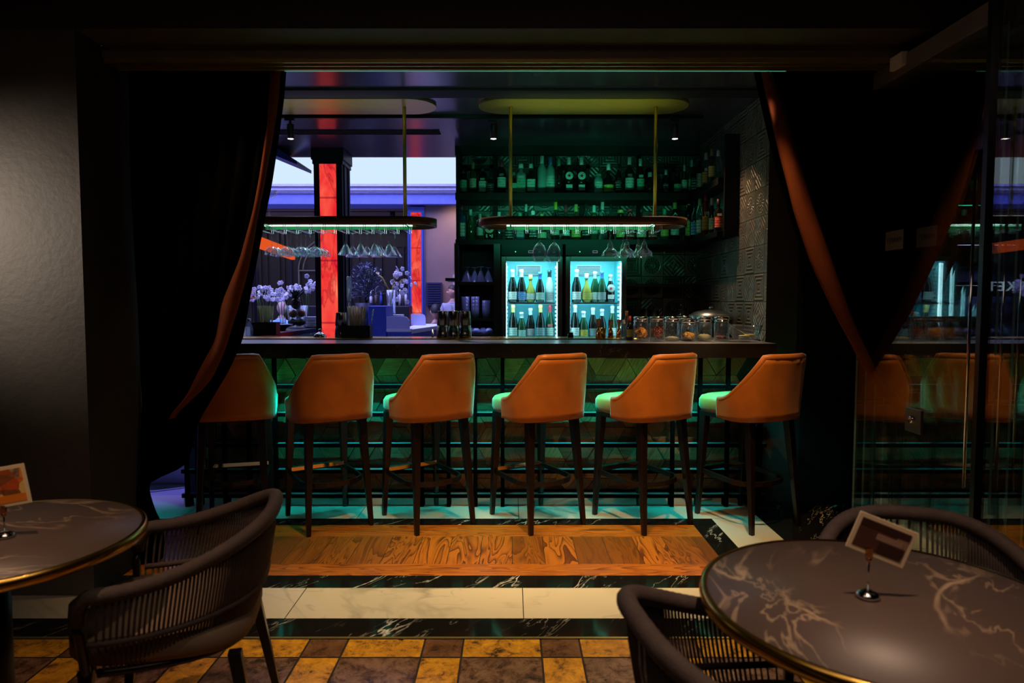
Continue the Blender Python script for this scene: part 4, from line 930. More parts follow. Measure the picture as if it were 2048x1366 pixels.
L = (pv.x, 8.6, 0); bm = B(); box(bm, -.14, .14, -.1, .12, pv.z - .04, pv.z); box(bm, -.12, .12, -.02, .1, 0, pv.z - .04); tag(obj('side_stand', bm, M['white'], loc=L, bevel=.004), 'white stand carrying the tall vase of orchids', 'stand')
t = thing('flower_vase', 'tall clear glass vase of white orchids in front of the blue column', 'vase', pv)
hv = at(783, 580, 8.6).z - pv.z
bm = B(); lathe(bm, [(.045, 0), (.045, .01), (.05, .02), (.064, hv), (.060, hv), (.046, .02), (0, .02)], 24); obj('glass', bm, M['glass'], t)
rr = random.Random(5); bm = B(); bp = B(); ends = [(at(752, 545, 8.6), 3), (at(758, 550, 8.6), 3), (at(792, 545, 8.6), 0), (at(806, 565, 8.6), 1), (at(812, 558, 8.6), 1), (at(796, 590, 8.6), 0)]
for e_, k in ends:
    e_ = e_ - pv; tube(bm, [(rr.uniform(-.02, .02), 0, .03), (e_.x*.15, 0, hv), (e_.x*.7, -.01, hv*.45 + e_.z*.55 + .05), e_], .006, 5)
    orchid_cluster(bp, e_, 3 if k == 3 else 8, .05 if k == 3 else .12, .028 if k != 3 else .012, rr, (.8, .6, 1.2))
obj('stems', bm, M['yellowstem'], t, smooth=True); bl = obj('blossoms', bp, M['petal'], t, smooth=True)
# leafy plant behind the near column
def leafy(name, label, c, w_, h_, mat, n, seed, base_z, pot=True, ls=.07):
    rr = random.Random(seed); t = thing(name, label, 'plant', (c.x, c.y, base_z)); bm = B()
    for k in range(n):
        th = rr.uniform(0, 2*PI); r = w_/2*math.sqrt(rr.random()); z = h_*(.25 + .75*rr.random()); r *= math.sin(PI*min(1, max(.08, z/h_*.85 + .1)))**.6
        p = Vector((r*math.cos(th), r*math.sin(th)*.7, z)); d = Vector((math.cos(th)*.8 + rr.gauss(0, .4), math.sin(th)*.5 + rr.gauss(0, .4), rr.uniform(-.3, .9))).normalized(); s = d.cross(Vector((0, 0, 1))).normalized()
        l = ls*rr.uniform(.6, 1.3); a = bm.verts.new(p); b2 = bm.verts.new(p + d*l*.5 + s*l*.14); c2 = bm.verts.new(p + d*l + Vector((0, 0, -l*.15))); e2 = bm.verts.new(p + d*l*.5 - s*l*.14)
        bm.faces.new((a, b2, c2, e2))
    obj('foliage', bm, M[mat], t)
    bm = B()
    for k in range(7): a = rr.uniform(0, 6.3); tube(bm, [(0, 0, .05), (.3*w_*math.cos(a)*.6, .2*w_*math.sin(a), h_*.5), (w_*.4*math.cos(a), w_*.3*math.sin(a), h_*.85)], .006, 5)
    obj('stem', bm, M['leaf'], t)
    if pot: bm = B(); lathe(bm, [(0, -.25), (.10, -.25), (.14, .08), (.12, .08), (.12, .03), (0, .03)], 20); obj('pot', bm, M['navy'], t)
    return t
c = at(732, 570, 9.0); zb_ = at(732, 618, 9.0).z
leafy('leafy_plant', 'bushy blue-black leafy plant right of the near column', c, .42, at(732, 528, 9.0).z - zb_, 'bluegrey', 900, 3, zb_)
bm = B(); L = (c.x, 9.0, 0); box(bm, -.2, .2, -.15, .2, 0, zb_ - .25); tag(obj('plant_stand', bm, M['navy'], loc=L, bevel=.004), 'dark stand under the leafy plant', 'stand')
# orchids at the left
def orchid_plant(label, u, v, w_px, seed, Y=8.2, n=5, bird=False, vb=668):
    rr = random.Random(seed); c = at(u, v, Y); zb = at(u, vb, Y).z; t = thing('orchid_plant', label, 'plant', (c.x, Y, zb), 0, 'white orchids left of the near column')
    bs_, bp = B(), B(); wm = w_px/1365*Y
    for k in range(n):
        x = (k/(n - 1) - .5)*wm; z = c.z - zb + rr.uniform(-.05, .05) - .25*(x/wm)**2*wm; e_ = Vector((x, rr.uniform(-.1, .1), z))
        tube(bs_, [(0, 0, .0), (x*.4, 0, z*.7), (x*.8, e_.y, z*1.05), e_], .005, 5); orchid_cluster(bp, e_, 9, .10, .026, rr, (1.2, .8, .8))
    obj('stems', bs_, M['stem'], t, smooth=True); obj('blossoms', bp, M['petal'], t, smooth=True)
    bl = B()
    for k in range(6):
        a = rr.uniform(0, 6.28); d = Vector((math.cos(a), math.sin(a)*.6, .9)); v0 = [bl.verts.new(p) for p in ((-.02, 0, 0), (.02, 0, 0), tuple(d*.18 + Vector((.035, 0, 0))), tuple(d*.3), tuple(d*.18 - Vector((.035, 0, 0))))]; bl.faces.new(v0)
    obj('leaf', bl, M['leaf'], t)
    bm = B(); lathe(bm, [(0, -.2), (.08, -.2), (.11, 0), (.1, 0), (0, -.02)], 20); obj('pot', bm, M['white'], t)
    if bird:
        M['birdflower'] = pm('orange_petal', (.9, .12, .02), .5); bm = B()
        for dx, dz in ((-.06, .12), (.10, .02), (-.02, .14), (.05, .10)): tube(bm, [(-.18, -.05, c.z - zb - .05), (-.18 + dx*.5, -.05, c.z - zb - .05 + dz*.7), (-.18 + dx, -.05, c.z - zb - .05 + dz)], [.012, .009, .002], 6)
        obj('orange_flower', bm, M['birdflower'], t, smooth=True)
    return t, zb
bm = B(); zb = at(560, 690, 8.35).z - .2; box(bm, -4.2, -2.35, 7.9, 8.5, 0, zb); tag(obj('planter_bench', bm, M['navy'], bevel=.01), 'dark bench carrying the white orchids behind the straw holder', 'bench')
orchid_plant('wide spray of white orchids with an orange flower beside the curtain edge', 530, 590, 62, 2, 8.2, 6, True, 690)
orchid_plant('white orchid arching over the bald man', 565, 578, 40, 3, 8.35, 4, False, 690)
orchid_plant('white orchid right of the pineapple', 612, 572, 24, 4, 8.2, 3, False, 690)

# ================================================================ people
def skinned(name, edges_pts, mat, parent=None, sub=2, loc=(0, 0, 0)):
    """edges_pts: list of chains; each chain a list of (x, y, z, rx, ry). shared points are merged; the first point is the root"""
    me = bpy.data.meshes.new(name); vid = {}; vs = []; es = []; rad = []
    for chn in edges_pts:
        prev = None
        for p in chn:
            k = tuple(round(c, 4) for c in p[:3])
            if k not in vid: vid[k] = len(vs); vs.append(p[:3]); rad.append((p[3], p[4] if len(p) > 4 else p[3]))
            if prev is not None and prev != vid[k]: es.append((prev, vid[k]))
            prev = vid[k]
    me.from_pydata(vs, es, []); me.update(); o = bpy.data.objects.new(name, me); COL.objects.link(o); o.parent = parent; o.location = loc
    md = o.modifiers.new('skin', 'SKIN'); md.use_smooth_shade = True
    for i, r in enumerate(rad): sv = me.skin_vertices[0].data[i]; sv.radius = r; sv.use_root = (i == 0)
    ss = o.modifiers.new('sub', 'SUBSURF'); ss.levels = ss.render_levels = sub
    me.materials.append(mat); return o
def head_bm(bm, c, yaw, s=1.0):
    """head with brow, nose, lips, chin and ears; local face direction +y turned by yaw"""
    g = bmesh.ops.create_uvsphere(bm, u_segments=28, v_segments=20, radius=1)['verts']; R = Matrix.Rotation(yaw, 3, 'Z')
    for v in g:
        x, y, z = v.co; X_, Y_, Z_ = x*.076, y*.098, z*.118
        if z < 0: X_ *= 1 - .30*(-z)**1.3; Y_ = Y_*(1 - .22*(-z)) + (.012*(-z) if y > 0 else .01*z)
        fr = max(0, y)**3*max(0, 1 - abs(x)*2.6)
        Y_ += fr*(.030*math.exp(-((z + .12)/.16)**2) - .010*math.exp(-((z - .14)/.08)**2) + .010*math.exp(-((z + .48)/.09)**2) + .014*math.exp(-((z + .82)/.13)**2) + .006*math.exp(-((z - .27)/.08)**2))
        ey = max(0, y)**2*math.exp(-((abs(x) - .38)/.15)**2)*math.exp(-((z - .08)/.11)**2); Y_ -= .012*ey
        v.co = Vector(c) + (R @ Vector((X_, Y_, Z_)))*s
        for f in v.link_faces: f.smooth = True
    for sx in (-1, 1): ball(bm, Vector(c) + (R @ Vector((sx*.077, -.008, -.005)))*s, .03*s, .35, .7, 1, 8, R)
def hair_bm(bm, c, yaw, s=1.0):
    g = bmesh.ops.create_uvsphere(bm, u_segments=28, v_segments=20, radius=1)['verts']; R = Matrix.Rotation(yaw, 3, 'Z')
    for v in g:
        x, y, z = v.co; k = 1.06; z_ = max(z, .10 + .38*max(0, min(1, (y + .2)/.7)) - (.25 if y < -.3 else 0)); q_ = 1 if z_ == z else .99; v.co = Vector(c) + (R @ Vector((x*.082 if z_ == z else x*.079, y*.104 - .004, (z_*.128 + .002))))*s
        for f in v.link_faces: f.smooth = True
def person(name, label, loc, yaw, hair, skin, shirt, trousers, seated=False, head_yaw=0, sc=1.0):
    t = thing(name, label, 'person', loc, yaw); t.scale = (sc, sc, sc)
    hz = .50 if seated else .96; dz = hz - .96
    sp = lambda z: z + dz
    torso = [(0, 0, sp(.96), .15, .10), (0, .01, sp(1.10), .135, .095), (0, 0, sp(1.25), .15, .105), (0, -.01, sp(1.38), .15, .10), (0, 0, sp(1.47), .065, .065), (0, .015, sp(1.56), .056, .058)]
    if seated: leg = lambda s: [(0, 0, sp(.96), .15, .10), (s*.10, .03, sp(.92), .09), (s*.13, .40, sp(.93), .065), (s*.13, .42, .28, .055), (s*.13, .41, .09, .04), (s*.14, .50, .04, .035)]
    else: leg = lambda s: [(0, 0, .96, .15, .10), (s*.09, 0, .88, .09), (s*.11, .01, .50, .062), (s*.12, -.02, .30, .056), (s*.12, -.02, .09, .04), (s*.13, .12, .035, .035)]
    arm = lambda s: [(0, -.01, sp(1.38), .15, .10), (s*.165, -.01, sp(1.405), .058), (s*.215, .0, sp(1.26), .047), (s*.235, -.01, sp(1.13), .042)] + ([(s*.19, .20, sp(1.10), .034), (s*.15, .28, sp(1.11), .026)] if seated else [(s*.245, .05, sp(1.0), .036), (s*.25, .09, sp(.88), .027)])
    b_ = skinned('body', [torso, leg(1), leg(-1), arm(1), arm(-1)], skin, t)
    hm = B(); head_bm(hm, (0, .02, sp(1.67)), head_yaw)
    for s in (1, -1):                                       # hands with five fingers
        w_ = Vector((s*.15, .28, sp(1.11))) if seated else Vector((s*.25, .09, sp(.88))); dr = Vector((-s*.3, .95, 0)).normalized() if seated else Vector((0, .25, -1)).normalized(); sd = Vector((0, 0, -1)) if seated else Vector((0, 1, 0))
        ball(hm, w_ + dr*.05, .045, .5 if not seated else .9, .8, 1, 8)
        for k in range(4): o_ = sd*(.025 - .017*k); tube(hm, [w_ + dr*.07 + o_, w_ + dr*.11 + o_, w_ + dr*(.145 - .008*abs(k - 1)) + o_ + Vector((-s*.012, 0, 0))], [.0095, .009, .007], 6)
        tube(hm, [w_ + dr*.03 + sd*.03, w_ + dr*.06 + sd*.052, w_ + dr*.09 + sd*.055], [.011, .010, .008], 6)
    me = bpy.data.meshes.new('h'); hm.to_mesh(me); hm.free()
    # fuse head, hands and body into one continuous surface
    dg = bpy.context.evaluated_depsgraph_get(); dg.update(); ev = b_.evaluated_get(dg); bm = B(); bm.from_mesh(ev.to_mesh()); bm.from_mesh(me); bmesh.ops.recalc_face_normals(bm, faces=bm.faces[:])
    mb = bpy.data.meshes.new('body'); bm.to_mesh(mb); bm.free(); bpy.data.objects.remove(b_); mb.materials.clear(); mb.materials.append(skin)
    for p in mb.polygons: p.use_smooth = True; p.material_index = 0
    bo = bpy.data.objects.new('body', mb); COL.objects.link(bo); bo.parent = t; r = bo.modifiers.new('fuse', 'REMESH'); r.mode = 'VOXEL'; r.voxel_size = .007; r.use_smooth_shade = True
    g = .016
    sh_t = [(x, y, z, a + g, b2 + g) for x, y, z, a, b2 in torso[:4]] + [(0, -.005, sp(1.44), .115, .095), (0, 0, sp(1.505), .080, .082)]
    sh_a = lambda s: [(p[0], p[1], p[2], p[3] + (g if i else g), (p[4] if len(p) > 4 else p[3]) + g) for i, p in enumerate(arm(s)[:5])]
    s_ = skinned('shirt', [sh_t, sh_a(1), sh_a(-1)], shirt, t); s_['label'] = 'shirt'
    if not seated:
        pl = B(); box(pl, -.012, .012, .118, .124, sp(1.0), sp(1.42)); obj('placket', pl, shirt, s_)
    tr_l = lambda s: [(p[0], p[1], p[2], p[3] + g*.9, (p[4] if len(p) > 4 else p[3]) + g*.9) for p in leg(s)[:5]]
    skinned('trousers', [tr_l(1), tr_l(-1)], trousers, t)
    for s in (1, -1): bm = B(); x, y = (s*.135, .47) if seated else (s*.125, .06); ball(bm, (x, y, .045), .06, .75, 2.1, .72, 14); obj('shoe', bm, M['black'], t, smooth=True)
    R_ = Matrix.Rotation(head_yaw, 3, 'Z'); hc = Vector((0, .02, sp(1.67))); bm = B()
    for s in (1, -1): ball(bm, hc + R_ @ Vector((s*.030, .083, .010)), .0105, 1.2, .5, .6, 8, R_)
    obj('eyes', bm, M['black'], t, smooth=True); bm = B()
    for s in (1, -1): tube(bm, [hc + R_ @ Vector((s*.014, .096, .030)), hc + R_ @ Vector((s*.032, .092, .036)), hc + R_ @ Vector((s*.048, .078, .030))], .004, 6)
    obj('eyebrows', bm, M['hair'], t, smooth=True); bm = B(); tube(bm, [hc + R_ @ Vector((x, .094 - abs(x)*.35, -.055)) for x in (-.022, -.01, 0, .01, .022)], .0045, 6); obj('lips', bm, M.setdefault('lip', pm('lips', (.35, .10, .08), .5)), t, smooth=True)
    if hair: bm = B(); hair_bm(bm, (0, .02, sp(1.67)), head_yaw); obj('hair', bm, M['hair'], t, smooth=True)
    return t
M['greyshirt'] = pm('grey_shirt', (.30, .32, .40), .8, var=.1); M['blueshirt'] = pm('light_blue_shirt', (.28, .52, .80), .8, var=.08); M['whiteshirt'] = pm('pale_shirt', (.6, .6, .6), .8)
M['skinv'] = pm('skin_fair', (.55, .36, .30), .5, var=.06)
p = at(908, 600, 11.9)
person('person', 'man in an open grey shirt standing by the brown wall, looking left', (p.x - .02, 11.9, 0), math.radians(172), True, M['skin'], M['greyshirt'], M['navy'], False, math.radians(-68), .925)
def hall_chair(label, x, y, yaw):
    t = thing('hall_chair', label, 'chair', (x, y, 0), yaw)
    bm = B(); box(bm, -.22, .22, -.22, .25, .34, .40); obj('seat', bm, M['navy'], t, bevel=.015)
    bm = B(); box(bm, -.22, .22, -.27, -.23, .40, .78); obj('backrest', bm, M['navy'], t, bevel=.015)
    for sx in (-1, 1):
        for y_ in (-.22, .21): bm = B(); beam(bm, (sx*.19, y_, .345), (sx*.20, y_, 0), .03, .03); obj('leg', bm, M['black'], t)
p = at(562, 600, 12.3)
person('person', 'bald man in a light blue shirt seated with his back turned behind the fruit bowl', (p.x, 12.3, 0), math.radians(-12), False, M['skinv'], M['blueshirt'], M['navy'], True, 0, 1.04)
hall_chair('navy chair under the bald man in the blue shirt', p.x, 12.3, math.radians(-12))
p = at(871, 600, 10.9)
person('person', 'seated dark-haired guest, only the head showing left of the standing man', (p.x, 10.9, 0), math.radians(15), True, M['skin'], M['navy'], M['black'], True)
hall_chair('navy chair under the seated dark-haired guest', p.x, 10.9, math.radians(15))
# ================================================================ bottles
def gl(name, col, rough=.07, tr=0.0):
    m, nt, bs = new(name); n = noi(nt, coords(nt), 7); nt.links.new(mixc(nt, n, col, tuple(c*.8 for c in col)), bs.inputs['Base Color'])
    bs.inputs['Roughness'].default_value = rough; bs.inputs['Transmission Weight'].default_value = tr; bs.inputs['IOR'].default_value = 1.45; bs.inputs['Coat Weight'].default_value = .4; return m
G_ = {'dark': gl('dark_glass', (.008, .010, .008)), 'green': gl('green_glass', (.012, .06, .025)), 'amber': gl('amber_glass', (.10, .035, .006)), 'clear': thinglass('clear_bottle_glass', (.8, .9, .9), .10),
      'frost': gl('frosted_glass', (.30, .48, .44), .4, .3), 'blue': gl('blue_glass', (.05, .14, .42), .05, .6), 'gold': gl('golden_glass', (.55, .38, .06), .1, .3), 'silver': gl('silver_foil', (.75, .75, .72), .25), 'red': gl('red_glass', (.30, .012, .012), .08, .2)}
def labmat(name, col, ink=(.05, .05, .05), k=.35):
    m, nt, bs = new(name); s = nd(nt, 'SeparateXYZ', {0: nd(nt, 'TexCoord').outputs['Generated']}).outputs
    n = noi(nt, coords(nt, (60, 60, 160)), 1, 3); band = ma(nt, 'GREATER_THAN', ma(nt, 'SINE', ma(nt, 'MULTIPLY', s[2], 26.)), .55)
    nt.links.new(mixc(nt, ma(nt, 'MULTIPLY', ma(nt, 'MULTIPLY', band, ma(nt, 'GREATER_THAN', n, .48)), k*1.8), col, ink), bs.inputs['Base Color']); bs.inputs['Roughness'].default_value = .55; return m
LB = {'white': labmat('white_label', (.75, .75, .7)), 'pale': labmat('pale_label', (.50, .60, .52)), 'green': labmat('green_label', (.16, .42, .27)), 'yellow': labmat('yellow_label', (.62, .50, .10)), 'cream': labmat('cream_label', (.62, .56, .38)),
      'black': labmat('black_label', (.03, .03, .03), (.6, .6, .6), .5), 'orange': labmat('orange_label', (.85, .42, .05)), 'red': labmat('red_label', (.6, .05, .04), (.8, .7, .6)), 'blue': labmat('blue_label', (.08, .2, .5), (.7, .7, .7)), 'pink': labmat('pink_label', (.65, .42, .40)), 'grey': labmat('grey_label', (.35, .36, .36))}
def capm(n, c, r=.4, me_=0): M['cap_' + n] = pm(n + '_cap', c, r, me_)
for n_, c_ in (('black', (.02, .02, .02)), ('red', (.42, .03, .04)), ('gold', (.60, .42, .12)), ('white', (.75, .75, .75)), ('silver', (.55, .55, .55)), ('green', (.05, .30, .18)), ('yellow', (.65, .5, .05)), ('blue', (.04, .14, .35)), ('cork', (.42, .26, .12)), ('orange', (.9, .30, .03))): capm(n_, c_)
def bottle(p, h, r, kind, g, lab, cap, label, group, name='bottle', two=None, rnd_lab=False):
    t = thing(name, label, 'bottle', p, 0, group); sq = 0
    if kind == 'wine': pr = [(0, 0), (r*.9, 0), (r, .006), (r, h*.58), (r*.85, h*.66), (r*.42, h*.74), (r*.38, h*.93), (r*.42, h*.94), (r*.42, h*.97), (0, h*.97)]; ly = (.14, .45); nr = .40
    elif kind == 'champ': pr = [(0, 0), (r*.92, 0), (r, .008), (r, h*.42), (r*.9, h*.53), (r*.6, h*.68), (r*.38, h*.80), (r*.34, h*.9), (r*.42, h*.91), (r*.40, h*.97), (0, h*.98)]; ly = (.08, .32); nr = .46
    elif kind == 'round': pr = [(0, 0), (r*.8, 0), (r*1.08, h*.10), (r*1.15, h*.25), (r, h*.42), (r*.6, h*.55), (r*.32, h*.68), (r*.28, h*.9), (r*.36, h*.92), (r*.36, h*.97), (0, h*.97)]; ly = (.10, .32); nr = .40
    elif kind == 'square': pr = [(0, 0), (r*.95, 0), (r, .006), (r, h*.62), (r*.9, h*.68), (r*.4, h*.73), (r*.36, h*.88), (0, h*.88)]; ly = (.12, .5); nr = .42; sq = .75
    elif kind == 'tall': pr = [(0, 0), (r*.9, 0), (r, .006), (r, h*.66), (r*.75, h*.73), (r*.36, h*.79), (r*.34, h*.96), (0, h*.96)]; ly = (.2, .5); nr = .38
    else: pr = [(0, 0), (r*.9, 0), (r, .008), (r, h*.72), (r*.85, h*.8), (r*.6, h*.84), (r*.6, h*.93), (0, h*.93)]; ly = (.12, .62); nr = .62
    bm = B(); lathe(bm, pr, 24, sq=sq); obj('body', bm, G_[g], t)
    rb = r*1.012 if kind != 'round' else r*1.165
    if lab:
        bm = B(); z0, z1 = h*ly[0], h*ly[1]
        if rnd_lab:
            lathe(bm, [(0, 0), (r*.82, 0), (r*.86, .001), (r*.82, .002), (0, .002)], 24, mat=Matrix.Translation((0, -r*1.03, h*.50)) @ Matrix.Rotation(PI/2, 4, 'X'))
            o = obj('label', bm, LB[lab], t); bm = B(); box(bm, -r*.7, r*.7, -r*1.05, -r*1.0, h*.12, h*.27); obj('label', bm, LB[lab], t)
            bm = B(); lathe(bm, [(0, 0), (r*.3, 0), (r*.3, .001), (0, .001)], 16, mat=Matrix.Translation((0, -r*1.07, h*.50)) @ Matrix.Rotation(PI/2, 4, 'X')); obj('emblem', bm, M['cap_red'], o)
        else:
            n = 14; R_ = []; 
            for z in (z0, z1):
                row = []
                for k in range(n + 1):
                    a = -PI/2 - 1.15 + 2.3*k/n; c, s_ = math.cos(a), math.sin(a); q_ = (1 - sq) + sq*.93/max(abs(c), abs(s_)) if sq else 1
                    row.append(bm.verts.new((rb*q_*c*1.01, rb*q_*s_*1.01, z)))
                R_.append(row)
            for k in range(n): bm.faces.new((R_[0][k], R_[0][k+1], R_[1][k+1], R_[1][k]))
            o = obj('label', bm, LB[lab], t, smooth=not sq)
            if two:
                bm = B(); z0, z1 = h*(ly[1] + .03), h*(ly[1] + .10); box(bm, -rb*.5, rb*.5, -rb*1.03, -rb*.8, z0, z1); obj('neck_label', bm, LB[two], t)
    c0 = .80 if kind in ('wine', 'champ', 'tall', 'round') else (.86 if kind == 'square' else .9)
    if kind == 'champ': c0 = .70; pc = [(r*.60, h*.66), (r*.44, h*.76), (r*.40, h*.90), (r*.48, h*.91), (r*.47, h*.985), (r*.3, h), (0, h)]
    else: pc = [(r*nr*1.08, h*c0), (r*nr*1.1, h*(c0 + .06)), (r*nr*1.08, h*.995), (r*nr*.9, h), (0, h)]
    bm = B(); lathe(bm, pc, 18); obj('cap', bm, M['cap_' + cap], t); return t
CN = {'dark': 'near-black', 'green': 'green glass', 'amber': 'amber', 'clear': 'clear', 'frost': 'frosted', 'blue': 'blue-tinted', 'gold': 'golden', 'silver': 'silver', 'red': 'deep red'}
def row(specs, Yf, zb, place, group, mpx=None, name='bottle'):
    specs = sorted(specs, key=lambda s: s[0])
    for i, (u, tv, hw, kind, g, lab, cap, *ex) in enumerate(specs):
        Y = Yf(u) if callable(Yf) else Yf; Y += ((i*37) % 5 - 2)*.008
        p = at(u, tv, Y); h = p.z - zb; rl = 'r' in ex; two = next((e_ for e_ in ex if e_ != 'r'), None)
        txt = f"{CN[g]} bottle, {'round ' + lab if rl else lab} label, {cap} cap, {ORD[i]} from left {place}" if lab else f"{CN[g]} bottle, {cap} cap, {ORD[i]} from left {place}"
        bottle((p.x, Y, zb), max(.16, h), hw/1365*Y, kind, g, lab, cap, txt, group, name, two, rl)
row([(926, 343, 8, 'stout', 'dark', 'green', 'black'), (946, 325, 7, 'tall', 'green', 'cream', 'cork'), (965, 335, 8.5, 'square', 'dark', 'pale', 'black', 'green'), (981, 355, 7, 'stout', 'dark', 'black', 'black'),
     (1003, 320, 9, 'tall', 'dark', 'pale', 'red', 'black'), (1027, 345, 8, 'square', 'clear', 'green', 'green'), (1042, 328, 10, 'square', 'frost', 'green', 'white', 'pale'), (1062, 328, 9.5, 'square', 'dark', 'pale', 'silver'),
     (1084, 312, 9, 'tall', 'frost', None, 'silver'), (1101, 315, 9, 'tall', 'frost', 'pale', 'blue'), (1118, 318, 7, 'wine', 'dark', None, 'green'), (1138, 315, 9, 'wine', 'dark', 'pale', 'silver', 'r'), (1163, 315, 9, 'wine', 'dark', 'pale', 'silver', 'r'),
     (1197, 348, 8.5, 'stout', 'frost', 'pale', 'green'), (1217, 328, 9.5, 'round', 'dark', 'yellow', 'white'), (1237, 328, 6.5, 'wine', 'dark', 'black', 'black'), (1259, 315, 9, 'wine', 'dark', 'pale', 'silver', 'black'), (1281, 318, 8, 'wine', 'dark', 'green', 'silver', 'pale'),
     (1300, 345, 9, 'round', 'dark', None, 'silver'), (1332, 340, 6.5, 'wine', 'dark', 'black', 'silver'), (1355, 343, 8, 'wine', 'dark', 'green', 'black'), (1369, 330, 6, 'tall', 'clear', 'white', 'silver'), (1384, 320, 8, 'wine', 'green', 'green', 'silver')],
    6.12, 2.307, 'on the upper back shelf', 'bottles on the upper back shelf')
row([(923, 411, 8.5, 'square', 'blue', 'white', 'red'), (941, 419, 7.5, 'wine', 'green', None, 'silver'), (960, 428, 6.5, 'tall', 'clear', 'pale', 'silver'), (979, 436, 10, 'round', 'dark', 'cream', 'black', 'r'), (998, 424, 7, 'wine', 'clear', None, 'white'),
     (1018, 440, 8, 'stout', 'dark', 'black', 'black'), (1040, 426, 9, 'square', 'blue', 'grey', 'green'), (1052, 409, 7, 'wine', 'dark', None, 'silver'), (1066, 422, 8, 'square', 'clear', 'black', 'white'), (1084, 428, 8, 'round', 'amber', 'cream', 'gold'),
     (1111, 404, 8, 'wine', 'dark', 'cream', 'yellow'), (1132, 410, 8, 'wine', 'dark', 'white', 'red'), (1152, 409, 8.5, 'round', 'amber', 'yellow', 'gold'), (1172, 408, 8, 'wine', 'dark', 'black', 'black'), (1188, 411, 8, 'tall', 'green', 'pale', 'white'), (1205, 404, 8, 'tall', 'clear', 'green', 'silver'),
     (1222, 408, 7.5, 'wine', 'dark', None, 'black'), (1241, 420, 9, 'stout', 'dark', 'yellow', 'gold'), (1260, 418, 8.5, 'stout', 'red', 'red', 'red'), (1283, 412, 9, 'round', 'dark', 'cream', 'black'), (1305, 425, 9, 'stout', 'red', 'red', 'red'), (1329, 418, 8.5, 'wine', 'green', 'yellow', 'green'), (1350, 402, 9, 'wine', 'dark', 'pale', 'gold')],
    6.12, 1.906, 'on the lower back shelf', 'bottles on the lower back shelf')
YS = lambda u: 1.63*1365/(u - 1024)
row([(1389, 318, 7, 'wine', 'dark', 'black', 'black'), (1400, 312, 7, 'square', 'dark', 'cream', 'black'), (1412, 306, 8.5, 'wine', 'clear', 'orange', 'silver', 'white'), (1424, 298, 8, 'tall', 'green', 'yellow', 'cork'), (1437, 300, 8, 'wine', 'clear', None, 'silver')],
    YS, 2.307, 'on the upper side shelf', 'bottles on the upper side shelf')
row([(1378, 392, 8, 'wine', 'dark', 'yellow', 'yellow'), (1389, 400, 8, 'wine', 'dark', 'blue', 'black'), (1400, 395, 8, 'wine', 'clear', 'white', 'gold'), (1412, 384, 8.5, 'wine', 'red', 'orange', 'red', 'cream'), (1424, 396, 7, 'wine', 'dark', 'green', 'silver'), (1437, 398, 8.5, 'wine', 'dark', 'red', 'black', 'cream')],
    YS, 1.906, 'on the lower side shelf', 'bottles on the lower side shelf')
FG = 'sparkling wine bottles in the fridges'
row([(1025, 539, 9, 'champ', 'dark', 'white', 'white'), (1043, 539, 9, 'champ', 'dark', 'blue', 'white'), (1061, 549, 9.5, 'round', 'gold', 'white', 'gold'), (1080, 544, 8.5, 'champ', 'dark', 'pale', 'blue'), (1099, 540, 9, 'champ', 'silver', 'grey', 'black')], 6.02, 1.361, 'on left fridge shelf', FG)
row([(1026, 609, 9, 'champ', 'dark', 'pale', 'gold'), (1043, 624, 9, 'champ', 'green', 'pale', 'silver'), (1061, 616, 9, 'champ', 'dark', 'pink', 'silver'), (1081, 609, 9, 'champ', 'dark', 'grey', 'gold'), (1100, 609, 9, 'champ', 'green', 'pale', 'red', 'red')], 6.02, 1.043, 'at left fridge bottom', FG)
row([(1153, 539, 9.5, 'champ', 'dark', 'white', 'white'), (1173, 547, 9.5, 'round', 'gold', 'yellow', 'silver'), (1190, 543, 9, 'champ', 'green', 'white', 'silver'), (1204, 542, 8.5, 'champ', 'green', 'grey', 'blue'), (1221, 549, 9, 'champ', 'dark', 'white', 'white', 'r')], 6.02, 1.361, 'on right fridge shelf', FG)
row([(1150, 609, 9, 'champ', 'dark', 'white', 'silver'), (1167, 622, 9, 'champ', 'green', 'orange', 'white'), (1186, 615, 9, 'champ', 'dark', 'grey', 'silver'), (1204, 618, 9, 'champ', 'dark', 'pink', 'silver'), (1225, 611, 9, 'champ', 'green', 'white', 'silver')], 6.02, 1.043, 'at right fridge bottom', FG)

# ================================================================ stemware hanging from the racks (bases up)
def stem_glass(kind, n=28):
    # profile outside then inside, z = 0 at the top (the foot) going down
    if kind == 'martini': H_, o_ = .182, [(.036, 0), (.036, -.002), (.010, -.007), (.004, -.014), (.004, -.095), (.009, -.105), (.058, -.182)]; i_ = [(.0565, -.182), (.007, -.108), (0, -.106)]
    elif kind == 'coupe': H_, o_ = .180, [(.036, 0), (.036, -.002), (.010, -.006), (.0038, -.012), (.0038, -.115), (.008, -.122), (.030, -.132), (.048, -.150), (.053, -.180)]; i_ = [(.0517, -.180), (.0465, -.151), (.028, -.134), (0, -.126)]
    elif kind == 'wine': H_, o_ = .225, [(.038, 0), (.038, -.002), (.012, -.006), (.0045, -.014), (.0045, -.085), (.012, -.095), (.036, -.115), (.050, -.150), (.051, -.180), (.042, -.228)]; i_ = [(.0408, -.228), (.0497, -.180), (.0487, -.150), (.034, -.117), (0, -.100)]
    else: H_, o_ = .19, [(.038, 0), (.038, -.002), (.012, -.006), (.005, -.013), (.005, -.085), (.014, -.095), (.022, -.115), (.020, -.128), (.035, -.142), (.055, -.160), (.062, -.190)]; i_ = [(.0605, -.190), (.0535, -.161), (.033, -.144), (.018, -.129), (.020, -.115), (0, -.100)]
    bm = B(); lathe(bm, [(0, 0)] + o_ + i_, n); return obj(kind + '_glass', bm, M['glass'])
